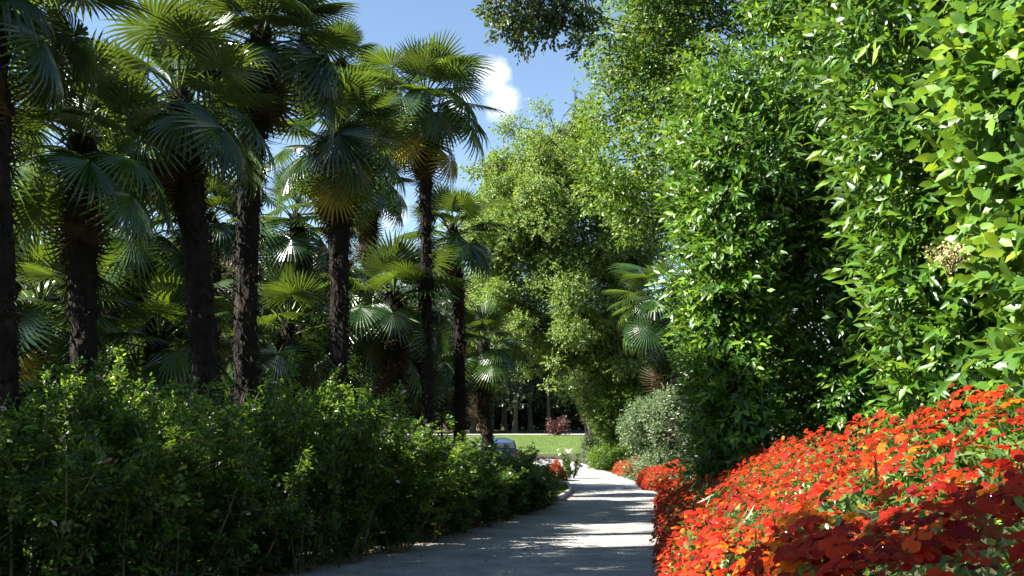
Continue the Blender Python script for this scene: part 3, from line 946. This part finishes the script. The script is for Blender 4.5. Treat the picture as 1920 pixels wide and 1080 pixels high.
r = np.random.default_rng(9)
bush('pittosporum_shrub', 'pale grey green rounded shrub behind the far red flowers', 1262, 800, 35.4, 1.75, 1.35, M['pitto'], r, (.08, .038), 45, 7, .22, 46)
bush('pittosporum_shrub', 'yellow green shrub left of the pale grey one, beside the path bend', 1170, 750, 50, 2.0, 2.3, M['hornbeam'], r, (.11, .065), 45, 6, .3, 44)
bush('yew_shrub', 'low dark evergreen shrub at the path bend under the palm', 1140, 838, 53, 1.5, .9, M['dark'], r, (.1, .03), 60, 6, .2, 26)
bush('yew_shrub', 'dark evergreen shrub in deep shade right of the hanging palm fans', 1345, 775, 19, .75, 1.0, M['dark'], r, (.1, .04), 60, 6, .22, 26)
for (px, py, d, rx, rz, lb) in [(60, 640, 21, 2.2, 1.9, 'dark shrub added as backdrop behind the left edge trunk'), (250, 655, 23, 2.0, 1.7, 'dark shrub added as backdrop left of the pink house'), (470, 640, 25, 2.2, 2.0, 'dark shrub added as backdrop behind the stout straight trunk'),
                               (590, 610, 27, 2.2, 2.4, 'dark shrub added as backdrop behind the shaggy palm'), (700, 640, 28, 2.2, 2.0, 'dark shrub added as backdrop left of the slim tall trunk'), (820, 700, 30, 2.2, 1.6, 'dark shrub added as backdrop behind the slim tall trunk')]:
    bush('backdrop_shrub', lb, px, py, d, rx, rz, M['dark'], r, (.16, .07), 12, 6, .3, 30)  # dark shrubs added behind the palms to darken the bright gaps
bush('red_leaved_shrub', 'dark red leaved shrub at the back of the round lawn', 1045, 797, 96, 1.1, .9, M['redshrub'], r, (.16, .08), 8, 6, .3, 20)

# far wood behind the lawn
r = np.random.default_rng(10)
kinds = ['leftmost', 'second from left', 'third from left', 'fourth from left', 'fifth from left', 'sixth from left', 'seventh from left', 'eighth from left', 'ninth from left', 'rightmost']
pxs = [700, 790, 838, 885, 898, 920, 945, 965, 995, 1030]
dist = [104, 108, 112, 106, 116, 108, 118, 105, 112, 107]
wood_src = None
for k in range(10):
    b = at(pxs[k], 770, dist[k]); gz = float(zg(b.x, b.y))
    if k % 5 == 0:
        lum = []
        for q in range(34):
            z = r.uniform(3.4, 14); pr = np.interp(z, [3, 6, 10, 14], [3.0, 4.2, 3.8, 1.5])
            a = r.uniform(0, 2 * np.pi); f = math.sqrt(r.uniform(.2, 1))
            lum.append((b.x + pr * f * math.cos(a), b.y + pr * f * math.sin(a), gz + z, r.uniform(1.0, 1.7)))
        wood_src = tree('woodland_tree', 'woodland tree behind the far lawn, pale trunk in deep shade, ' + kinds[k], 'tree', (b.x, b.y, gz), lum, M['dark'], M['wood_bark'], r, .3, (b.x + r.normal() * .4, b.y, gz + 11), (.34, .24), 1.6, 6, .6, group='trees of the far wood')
    else:
        o = wood_src.copy(); COL.objects.link(o); o.location = (b.x, b.y, gz)
        o['label'] = 'woodland tree behind the far lawn, pale trunk in deep shade, ' + kinds[k]
        o.rotation_euler = (0, 0, r.uniform(0, 6.28)); s_ = r.uniform(.9, 1.12); o.scale = (s_, s_, s_)
        for ch in wood_src.children:
            c = ch.copy(); COL.objects.link(c); c.parent = o
# dense backing hedge of the wood and broadleaf trees behind the palm grove
lum = []
for k in range(70):
    lum.append((r.uniform(-30, 24), 121 + r.uniform(-1, 1), r.uniform(-.3, 1.0), r.uniform(1.0, 1.5)))
for k in range(190):
    lum.append((r.uniform(-30, 24), 122 + r.uniform(-1.5, 1.5), r.uniform(.2, 7.5), r.uniform(1.2, 1.9)))
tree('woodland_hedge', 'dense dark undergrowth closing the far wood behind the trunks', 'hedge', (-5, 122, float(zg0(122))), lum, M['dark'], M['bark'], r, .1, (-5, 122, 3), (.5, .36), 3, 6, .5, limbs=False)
back = [(-14, 40, 8, 'broad dark tree behind the palms, left of the pink house'), (-8.5, 62, 9.5, 'dark tree behind the palms, between stout and slim trunks'), (-24, 36, 10, 'dark tree far behind the left edge trunk')]
for (x, y, h, lb) in back:
    gz = float(zg0(y)); lum = []
    for q in range(40):
        z = r.uniform(1.2, h); pr = np.interp(z / h, [0, .4, .8, 1], [2.4, 3.6, 2.8, 1.0]); a = r.uniform(0, 6.28); f = math.sqrt(r.uniform(.2, 1))
        lum.append((x + pr * f * math.cos(a), y + pr * f * math.sin(a), gz + z, r.uniform(.7, 1.2)))
    tree('broadleaf_tree', lb, 'tree', (x, y, gz), lum, M['oak'], M['bark'], r, .22, (x, y, gz + h * .8), (.17, .1), 4.5, 6, .4)
# unseen tree added left behind the viewer to shade the nearest flowers
lum = [(-4.1 + r.uniform(-.6, .6), r.uniform(-.6, 1.35), 5.35 + r.uniform(-.85, .85), r.uniform(.42, .6)) for k in range(74)]
tree('hornbeam_tree', 'hornbeam added for its shade left behind the viewer, outside the picture', 'tree', (-5.6, -.6, 0), lum, M['hornbeam'], M['bark'], r, .15, (-4.7, -.1, 5.5), (.1, .06), 12, 7, .35)


# ------------------------------------------------------------------ rose hedge left of the path
def rose_variant(seed, h, nleaf):
    r = np.random.default_rng(seed)
    g = Geo(); tips = []; Bs, Ds = [], []
    for k in range(15):
        a = r.uniform(0, 6.28); rad = r.uniform(.25, .62)
        p0 = np.array([math.cos(a) * .12, math.sin(a) * .12, -.05]); hh = h * r.uniform(.6, 1.08)
        p1 = np.array([math.cos(a) * rad, math.sin(a) * rad, hh])
        pt = limb(p0, p1, r, .03, 8) ; tube(g, pt, np.linspace(.012, .004, 8), 5)
        tips.append(pt[-1])
        for q in range(7):
            f = r.uniform(.22, .97); s = np.array([np.interp(f, np.linspace(0, 1, 8), pt[:, i]) for i in range(3)])
            e = s + nrm(rand_unit(1, r)[0] * .8 + UP * .55 + np.array([math.cos(a), math.sin(a), 0]) * .3) * r.uniform(.15, .42)
            sp_ = limb(s, e, r, .05, 4); tube(g, sp_, np.linspace(.005, .002, 4), 4)
            tips.append(e)
            for u in np.linspace(.15, 1, 5):
                Bs.append(s * (1 - u) + e * u); Ds.append(nrm(rand_unit(1, r)[0] + UP * .3))
        for u in np.linspace(.12, 1, 14):
            Bs.append(np.array([np.interp(u, np.linspace(0, 1, 8), pt[:, i]) for i in range(3)])); Ds.append(nrm(rand_unit(1, r)[0] + UP * .2))
    stems = g.mesh('stems', M['cane'])
    B = np.repeat(np.array(Bs), nleaf, 0); D = nrm(np.repeat(np.array(Ds), nleaf, 0) + r.normal(size=(len(B), 3)) * .6)
    # pinnate leaves: seven leaflets in a flat spray
    n = len(B); nn_ = nrm(UP * .8 + r.normal(size=(n, 3)) * .45)
    S = nrm(np.cross(nn_, D))
    g = Geo(); rl = r.uniform(.07, .11, n); vv = np.clip(r.uniform(.05, .8, n) + (B[:, 2] / h - .5) * .3, 0, 1)  # leaflets lighten with height: sunlit bush tops put into the colour
    for (u, side) in ((.35, 1), (.35, -1), (.68, 1), (.68, -1), (1, 0)):
        P = B + D * (rl * u)[:, None]
        A = nrm(D * (.45 if side else 1) + S * side * .9 - UP * .12)
        add_leaves(g, P, A, nn_ + r.normal(size=(n, 3)) * .15, r.uniform(.042, .064, n), r.uniform(.026, .038, n), LEAF2, np.clip(vv + r.normal(size=n) * .1, 0, 1))
    fol = g.mesh('foliage', M['rose_leaf'])
    return stems, fol, np.array(tips)


def rose_bloom_mesh(mat):
    g = Geo(); r = np.random.default_rng(55)
    for ring, (n, rad, tilt) in enumerate(((5, 1.0, .35), (5, .75, .8), (4, .5, 1.2), (3, .3, 1.45))):
        for k in range(n):
            a = k * 6.283 / n + ring * .6
            d = np.array([math.cos(a), math.sin(a), 0])
            A = d * math.cos(tilt) + UP * math.sin(tilt)
            add_leaves(g, (d * .06 + UP * (.02 * ring))[None], A[None], (UP * math.cos(tilt) - d * math.sin(tilt))[None], np.array([rad]), np.array([rad * .95]), LEAF8, np.array([r.uniform(0, 1)]))
    return g.mesh('bloom', mat, True)


RB = rose_bloom_mesh(M['white_petal']); RP = rose_bloom_mesh(M['pink_petal'])
RV = [rose_variant(500 + k, 1.55, 3) for k in range(5)]
r = np.random.default_rng(12)
# (photo x, distance, height)
ROSES = [(-190, 7.2, 1.6), (-330, 6.4, 1.55), (60, 7.6, 1.6), (-60, 8.6, 1.7), (250, 8.3, 1.62), (160, 9.3, 1.85), (340, 8.9, 1.5), (330, 10.2, 1.78), (455, 9.9, 1.55), (420, 11.0, 1.75), (565, 10.7, 1.75), (560, 11.9, 1.85), (660, 11.5, 1.75), (665, 12.7, 1.85),
         (745, 12.6, 1.35), (735, 14.0, 1.45), (800, 13.8, 1.25), (790, 15.2, 1.32), (855, 15.0, 1.12), (840, 16.5, 1.25), (900, 16.3, 1.06), (890, 18.0, 1.2), (940, 17.6, 1.02), (935, 19.5, 1.15), (974, 19.0, .98), (1002, 20.4, .92), (980, 21.5, 1.05), (60, 10.6, 1.9), (255, 11.4, 1.85)]
ordw = ['first', 'second', 'third', 'fourth', 'fifth', 'sixth', 'seventh', 'eighth', 'ninth', 'tenth', 'eleventh', 'twelfth', 'thirteenth', 'fourteenth', 'fifteenth', 'sixteenth', 'seventeenth', 'eighteenth', 'nineteenth', 'twentieth', 'twenty-first', 'twenty-second', 'twenty-third', 'twenty-fourth', 'twenty-fifth', 'twenty-sixth', 'twenty-seventh', 'twenty-eighth', 'twenty-ninth']
for k, (px, d, h) in enumerate(sorted(ROSES, key=lambda q: q[0])):
    X = at(px, 770, d).x; gz = float(zg(X, d))
    nb = int(r.integers(3, 8))
    root = thing('rose_bush', 'white flowering rose bush of the hedge left of path, %s from the left' % ordw[k], 'rose bush', (X, d, gz), 'rose bushes along the path')
    s_, f_, tips = RV[k % 5]
    az = r.uniform(0, 6.28); sx = r.uniform(.95, 1.2); sz = h / 1.55
    Mx = Matrix.Rotation(az, 4, 'Z') @ Matrix.Diagonal((sx, sx, sz, 1))
    a = link('stems', s_, root); a.matrix_local = Mx
    a = link('foliage', f_, root); a.matrix_local = Mx
    tag(a, kind='stuff')
    q = r.permutation(len(tips))[:nb * 3]
    cand = sorted([Mx @ Vector(tips[i]) for i in q], key=lambda v: -(v.z - v.y * .5))[:nb]
    for v in cand:
        sz_ = r.uniform(.028, .044)
        o = link('bloom', RB if r.uniform() < .85 else RP, root)
        o.matrix_local = Matrix.Translation(v) @ Matrix.Rotation(r.uniform(-.8, .8), 4, 'X') @ Matrix.Rotation(r.uniform(-.8, .8), 4, 'Y') @ Matrix.Diagonal((sz_, sz_, sz_, 1))


# ------------------------------------------------------------------ flower beds
def bed(name, label, surf, area, r, per_m2, origin, bloom_r, leafL, pick=True, orange=None, cell=17):
    root = thing(name, label, 'flower bed', origin)
    origin = np.asarray(origin, float)
    n = int(area * per_m2)
    # foliage
    nl = int(n * 2.3)
    P, Nn = surf(r, nl)
    P = P - Nn * r.uniform(.015, .13, nl)[:, None]
    A = nrm(Nn * .35 + rand_unit(nl, r) * .8 + UP * .15)
    L = leafL * r.uniform(.6, 1.3, nl) * np.clip(np.linalg.norm(P - np.array([0, 0, CAM_Z]), axis=1) / 3.2, .45, 1); W = L * .4
    var = np.clip(r.uniform(0, 1, nl), 0, 1)
    nm = Nn + UP * .4 + r.normal(size=(nl, 3)) * .35
    keep = np.ones(nl, bool)
    if pick:
        C = P + nrm(A) * (L * .5)[:, None]
        pk = pick_front(C, L, cell, 300); keep[pk] = False
    g = Geo(); add_leaves(g, (P - origin)[keep], A[keep], nm[keep], L[keep], W[keep], LEAF4 if pick else LEAF2, var[keep])
    tag(g.obj('foliage', M['imp_leaf'], root, smooth=True), kind='stuff')
    if pick:
        ms = [tmpl_mesh('leaf', LEAF8, M['imp_leaf'], v) for v in (.15, .4, .65, .9)]
        vi = np.clip((var[pk] * 4).astype(int), 0, 3)
        for v in range(4):
            q = pk[vi == v]; leaf_objects(root, 'leaf', ms[v], P[q], A[q], nm[q], L[q], W[q], origin)
    # blooms
    P, Nn = surf(r, n)
    P = P + Nn * r.uniform(-.02, .055, n)[:, None]
    U = nrm(Nn * .35 + UP * .5 + np.array([to_sun.x, to_sun.y, to_sun.z]) * .45 + r.normal(size=(n, 3)) * .36)
    A = nrm(np.cross(U, rand_unit(n, r)))
    L = bloom_r * r.uniform(.7, 1.18, n)
    var = np.clip(r.normal(size=n) * .2 + .42, .08, .82)
    if orange is not None:
        sel = r.uniform(0, 1, n) < orange(P); var[sel] = r.uniform(.86, 1, sel.sum())
    keep = np.ones(n, bool)
    if pick:
        pk = pick_front(P, L, cell, 300); keep[pk] = False
    g = Geo(); add_leaves(g, (P - origin)[keep], A[keep], U[keep], L[keep], L[keep], BLOOM_LOW, var[keep])
    tag(g.obj('blooms', M['bloom'], root, smooth=True), kind='stuff')
    if pick:
        ms = [tmpl_mesh('bloom', BLOOM, M['bloom'], v) for v in np.linspace(.08, .98, 8)]
        vi = np.clip((var[pk] * 8).astype(int), 0, 7)
        for v in range(8):
            q = pk[vi == v]; leaf_objects(root, 'bloom', ms[v], P[q], A[q], U[q], L[q], L[q], origin)
    # stalks
    ns = n // 2
    P, Nn = surf(r, ns)
    g = Geo(); add_leaves(g, P - origin - Nn * .2, nrm(Nn + r.normal(size=(ns, 3)) * .3), rand_unit(ns, r), r.uniform(.12, .17, ns) * np.clip(np.linalg.norm(P - np.array([0, 0, CAM_Z]), axis=1) / 4 - .1, .3, 1), np.full(ns, .006), LEAF2, r.uniform(0, 1, ns))
    tag(g.obj('stalks', M['imp_leaf'], root), kind='stuff')
    return root


HF_S = [0, 1, 1.8, 2.6, 4, 6, 8, 11, 14, 18, 21, 24]
HF_Z = [1.36, 1.40, 1.33, 1.2, 1.0, .88, .78, .66, .52, .3, .12, .0]
HB_S = [0, 2, 4, 5.5, 7, 9.4, 12, 15, 21, 24]
HB_Z = [1.62, 1.62, 1.66, 1.63, 1.5, 1.38, 1.2, 1.0, .55, .4]


def bed1_zt(s, q):
    """q 0..1: front face bottom -> crest; 1..2: crest -> back"""
    wob = .05 * np.sin(s * 2.3) + .04 * np.sin(s * 5.1 + 1) + .03 * np.sin(s * 9.7)
    taper = np.clip((24.2 - s) / 2.5, .05, 1)
    t_f = np.interp(s, [0, 1.5, 3, 6, 21], [.12, .1, .1, .06, .02]) + wob * np.clip(s / 6, .3, 1)
    hf = np.interp(s, HF_S, HF_Z) + .04 * np.sin(s * 3.1) + .03 * np.sin(s * 7.3)
    hb = np.interp(s, HB_S, HB_Z) + .04 * np.sin(s * 2.7 + 2)
    gz = zg0(s)
    ph = np.clip(q, 0, 1) * math.pi / 2
    dep = np.interp(s, [0, 3, 8, 20], [.2, .26, .4, .5])
    t1 = t_f + dep * (1 - np.cos(ph)); z1 = gz + (hf - gz) * np.sin(ph) ** .85 * taper
    u = np.clip(q - 1, 0, 1); uu = u * u * (3 - 2 * u) * .5 + u * .5
    t = t1 + u * (1.5 - t_f - dep); z = z1 + uu * (hb - hf) * taper
    z = z + (.04 * np.sin(s * 6 + t * 9) + .03 * np.sin(s * 11 - t * 14 + 1)) * (q > .5)
    return t, z


def bed1_surf(r, n):
    s = 1.32 + (24.2 - 1.32) * r.uniform(0, 1, n) ** 1.25
    q = r.uniform(.05, 1.92, n)
    def pt(s, q):
        t, z = bed1_zt(s, q); return st(s, t, z)
    p = pt(s, q); e = .02
    N_ = np.cross(pt(s + e, q) - p, pt(s, q + e) - p)
    N_ = nrm(N_); flip = (N_[:, 2] < 0) & (q > 1); N_[flip] *= -1
    f2 = (q <= 1) & ((N_ @ np.array([-math.cos(HEAD), math.sin(HEAD), .3])) < 0); N_[f2] *= -1
    return p, N_


def orange1(P):
    px, py, f = project(P)
    k = np.exp(-((P[:, 0] * math.cos(HEAD) - P[:, 1] * math.sin(HEAD) - .38) / .16) ** 2) * np.exp(-((P[:, 1] - 3.2) / 1.1) ** 2)
    return (.06 + .6 * k) * (P[:, 1] > 1.9)


r = np.random.default_rng(14)
bed('flower_bed', 'long bank of orange red impatiens sloping up right of the path, nearest the viewer', bed1_surf, 37, r, 330, st(3, .8, .9), .0265, .056, True, orange1)


def mound_surf(cx, cy, rx, ry, h, rot=0.0):
    def f(r, n):
        d = rand_unit(n, r); d[:, 2] = np.abs(d[:, 2])
        lump = 1 + .1 * np.sin(d[:, 0] * 7 + 1) + .08 * np.sin(d[:, 1] * 9)
        q = d * np.array([rx, ry, h]) * lump[:, None]
        nn_ = nrm(d / np.array([rx, ry, h]))
        c, s = math.cos(rot), math.sin(rot)
        Rm = np.array([[c, -s, 0], [s, c, 0], [0, 0, 1]])
        q = q @ Rm.T; nn_ = nn_ @ Rm.T
        x = cx + q[:, 0]; y = cy + q[:, 1]
        return np.stack([x, y, zg0(y) + q[:, 2]], -1), nn_
    return f


bed('flower_bed', 'rounded bed of red impatiens in front of the pale grey green shrub', mound_surf(5.0, 30.6, 1.1, 3.5, .66, R(-6)), 20, r, 260, (5.0, 30.6, zg0(30.6)), .04, .07, False)
bed('flower_bed', 'farthest red impatiens bed, half in shade where the path bends', mound_surf(5.15, 42, .85, 3.6, .62, R(-2)), 13, r, 220, (5.15, 42, zg0(42)), .045, .08, False)
c = at(1042, 888, 35.5)
bed('flower_bed', 'small red impatiens clump left of the path beyond the lawn tip', mound_surf(c.x, 35.5, .32, .9, .62), 3.2, r, 200, (c.x, 35.5, zg0(35.5)), .045, .07, False)
# white rose standards beyond the lawn tip
ww = thing('rose_bush', 'small white rose bush beside the path, behind the red clump', 'rose bush', (*at(1070, 770, 37.5)[:2], float(zg0(37.5))), 'rose bushes along the path')
a = link('stems', RV[0][0], ww); a.scale = (.6, .6, .55)
a = link('foliage', RV[0][1], ww); a.scale = (.6, .6, .55); tag(a, kind='stuff')
for k in range(9):
    o = link('bloom', RB, ww); o.location = (r.normal() * .28, r.normal() * .25, .85 + r.normal() * .14); o.scale = (.06, .06, .06); o.rotation_euler = (r.normal() * .4, r.normal() * .4, 0)

# fallen leaves along the path edges
n = 2600
y = r.uniform(8, 30, n); side = r.uniform(0, 1, n) < .8
x = np.where(side, np.interp(y, EDGE[:, 0], EDGE[:, 1]) + np.abs(r.normal(size=n)) * .22 - .12, np.interp(y, EDGE[:, 0], EDGE[:, 1]) + r.uniform(0, 1, n) * 2.5)
side2 = side | (r.uniform(0, 1, n) < .35)
x, y = x[side2], y[side2]; n = len(x)
g = Geo(); add_leaves(g, np.stack([x, y, zg0(y) + .012], -1), nrm(r.normal(size=(n, 3)) * np.array([1, 1, .12])), UP + r.normal(size=(n, 3)) * .25, r.uniform(.03, .07, n), r.uniform(.02, .04, n), LEAF2, r.uniform(0, 1, n))
tag(g.obj('fallen_leaves', M['dead_leaf']), 'brown fallen leaves scattered along the path edge', 'leaves', kind='stuff')

# red petals dropped on the gravel along the bed
n = 900
y = r.uniform(8.5, 24, n); x = np.interp(y, EDGE[:, 0], EDGE[:, 2]) - np.abs(r.normal(size=n)) * .18 - .02
g = Geo(); add_leaves(g, np.stack([x, y, zg0(y) + .01], -1), nrm(r.normal(size=(n, 3)) * np.array([1, 1, .1])), UP + r.normal(size=(n, 3)) * .2, r.uniform(.02, .035, n), r.uniform(.018, .03, n), LEAF2, r.uniform(.2, .7, n))
tag(g.obj('fallen_petals', M['bloom']), 'red petals dropped on the gravel beside the flower bank', 'petals', kind='stuff')

# ------------------------------------------------------------------ pink house behind the palms
M['pink'] = noise_mat('pink_plaster', [(.3, (.5, .22, .17)), (.7, (.58, .29, .22))], 1.5, rough=.9, bump=.2, bscale=40, dist=.01)
M['cream'] = noise_mat('cream_plaster', [(.3, (.6, .55, .4)), (.7, (.68, .63, .48))], 2, rough=.9, bump=.2, bscale=40, dist=.01)
M['tile'] = noise_mat('clay_tile', [(.3, (.22, .1, .06)), (.7, (.36, .18, .1))], 9, rough=.9, bump=.3)
M['shutter'] = noise_mat('green_shutter', [(.3, (.04, .08, .06)), (.7, (.06, .11, .08))], 4, rough=.6, bump=.1)
mg, n_, nd, lk, pb, out = mat_new('window_glass'); pb.inputs['Base Color'].default_value = (.03, .035, .04, 1); pb.inputs['Roughness'].default_value = .08; M['glass'] = mg
hb_ = at(300, 770, 31)
house = thing('pink_house', 'pink plastered house with cream corner glimpsed between the palm trunks', 'house', (hb_.x, 31, float(zg0(31)) - .1))
house.rotation_euler = (0, 0, R(-14))
g = Geo(); box(g, (-4.2, 0, 0), (1.05, 7, 6.4)); g.obj('wall', M['pink'], house)
for x0 in (-4.32, .93):
    g = Geo(); box(g, (x0, -.06, 0), (x0 + .34, .34, 6.38)); g.obj('corner_pilaster', M['cream'], house)
g = Geo(); box(g, (-4.5, -.3, 6.41), (1.35, 7.3, 6.62)); g.obj('cornice', M['cream'], house)
g = Geo(); box(g, (-4.26, -.05, 3.1), (1.11, -.002, 3.3)); g.obj('string_course', M['cream'], house)
rf = Geo(); V = [(-4.7, -.5, 6.63), (1.55, -.5, 6.63), (1.55, 7.5, 6.63), (-4.7, 7.5, 6.63), (-2.6, 3.5, 8.2), (-.5, 3.5, 8.2)]
rf.add(V, [(0, 1, 5, 4), (2, 3, 4, 5)]); rf.add(V, [(1, 2, 5), (3, 0, 4)]); rf.add(V, [(3, 2, 1, 0)])
rf.obj('roof', M['tile'], house)
for zz in (.9, 4.0):
    for x0 in (-3.2, -.95):
        g = Geo(); box(g, (x0, -.03, zz), (x0 + .95, -.003, zz + 1.6)); wn = g.obj('window', M['cream'], house)
        g = Geo(); box(g, (x0 + .1, -.042, zz + .1), (x0 + .85, -.032, zz + 1.5)); g.obj('pane', M['glass'], wn)
        for sx in (x0 - .5, x0 + .97):
            g = Geo(); box(g, (sx, -.07, zz), (sx + .48, -.004, zz + 1.6))
            for q in range(14): box(g, (sx + .05, -.085, zz + .08 + q * .105), (sx + .43, -.072, zz + .15 + q * .105))
            g.obj('shutter', M['shutter'], house)

# ------------------------------------------------------------------ parked car behind the roses
mc, n_, nd, lk, pb, out = mat_new('blue_car_paint'); pb.inputs['Base Color'].default_value = (.05, .08, .15, 1); pb.inputs['Roughness'].default_value = .25; pb.inputs['Coat Weight'].default_value = .6; pb.inputs['Metallic'].default_value = .3; M['paint'] = mc
mr, n_, nd, lk, pb, out = mat_new('tyre_rubber'); pb.inputs['Base Color'].default_value = (.02, .02, .02, 1); pb.inputs['Roughness'].default_value = .8; M['rubber'] = mr
ma, n_, nd, lk, pb, out = mat_new('alloy'); pb.inputs['Base Color'].default_value = (.5, .5, .52, 1); pb.inputs['Metallic'].default_value = 1; pb.inputs['Roughness'].default_value = .3; M['alloy'] = ma
ml, n_, nd, lk, pb, out = mat_new('lamp_glass'); pb.inputs['Base Color'].default_value = (.7, .72, .75, 1); pb.inputs['Roughness'].default_value = .1; M['lampg'] = ml
mk, n_, nd, lk, pb, out = mat_new('red_lamp'); pb.inputs['Base Color'].default_value = (.5, .02, .02, 1); pb.inputs['Roughness'].default_value = .2; M['redlamp'] = mk
cp = at(931, 770, 57)
car = thing('parked_car', 'blue car seen over the roses at the edge of the round lawn', 'car', (cp.x, 57, float(zg0(57)) + .0))
car.rotation_euler = (0, 0, R(12))
# loft of cross-sections along the car (local y from rear 0 to front 4); half width, sill, shoulder, roof
secs = [(-2.0, .70, .45, .80, .82), (-1.9, .80, .28, .92, .95), (-1.55, .84, .25, .98, 1.25), (-1.1, .85, .22, .98, 1.44), (0, .86, .22, .97, 1.5), (.55, .86, .22, .96, 1.42), (1.15, .85, .22, .95, .99), (1.8, .82, .25, .86, .88), (2.05, .70, .35, .68, .7)]
V = []
for (y, hw, s0, sh, rf_) in secs:
    cw = hw * .80 if rf_ - sh > .1 else hw * .9
    V += [(-hw * .9, y, s0), (-hw, y, (s0 + sh) / 2), (-hw * .97, y, sh), (-cw, y, rf_ - .05 if rf_ - sh > .1 else rf_ - .01), (-cw * .6, y, rf_), (cw * .6, y, rf_), (cw, y, rf_ - .05 if rf_ - sh > .1 else rf_ - .01), (hw * .97, y, sh), (hw, y, (s0 + sh) / 2), (hw * .9, y, s0)]
k = 10; g = Geo(); F = []
for i_ in range(len(secs) - 1):
    for j_ in range(k): F.append((i_ * k + j_, i_ * k + (j_ + 1) % k, (i_ + 1) * k + (j_ + 1) % k, (i_ + 1) * k + j_))
g.add(V, F); g.add(V[:k], [tuple(range(k))[::-1]]); g.add(V[-k:], [tuple(range(k))])
g.obj('body', M['paint'], car, smooth=False)
g = Geo(); g.add([(-.6, -1.63, 1.26), (.6, -1.63, 1.26), (.64, -1.92, .97), (-.64, -1.92, .97)], [(0, 1, 2, 3)]); o = g.obj('rear_window', M['glass'], car); o.location = (0, -.012, .015)
g = Geo(); g.add([(-.6, .62, 1.37), (.6, .62, 1.37), (.68, 1.1, 1.02), (-.68, 1.1, 1.02)], [(0, 3, 2, 1)]); o = g.obj('windscreen', M['glass'], car); o.location = (0, .015, .02)
for sx in (-1, 1):
    for (ya, yb) in ((-1.35, -.35), (-.28, .7)):
        g = Geo(); g.add([(sx * .845, ya, 1.0), (sx * .845, yb, 1.0), (sx * .73, yb - .12, 1.38), (sx * .73, ya + .1, 1.38)], [(0, 1, 2, 3)]); o = g.obj('side_window', M['glass'], car); o.location = (sx * .02, 0, 0)
    g = Geo(); box(g, (sx * .62 - .12, 2.0, .56), (sx * .62 + .12, 2.07, .68)); g.obj('headlight', M['lampg'], car)
    g = Geo(); box(g, (sx * .68 - .1, -2.03, .68), (sx * .68 + .1, -1.93, .84)); g.obj('tail_light', M['redlamp'], car)
    g = Geo(); box(g, (sx * .98 - .09, .72, .98), (sx * .98 + .09, .8, 1.1)); g.obj('mirror', M['paint'], car)
    for yw in (-1.25, 1.3):
        g = Geo(); tube(g, [(sx * .72, yw, .3), (sx * .88, yw, .3)], [.31, .31], 20, cap=True); wh = g.obj('wheel', M['rubber'], car)
        g = Geo(); tube(g, [(sx * .86, yw, .3), (sx * .887, yw, .3)], [.2, .19], 16, cap=True); g.obj('rim', M['alloy'], wh)
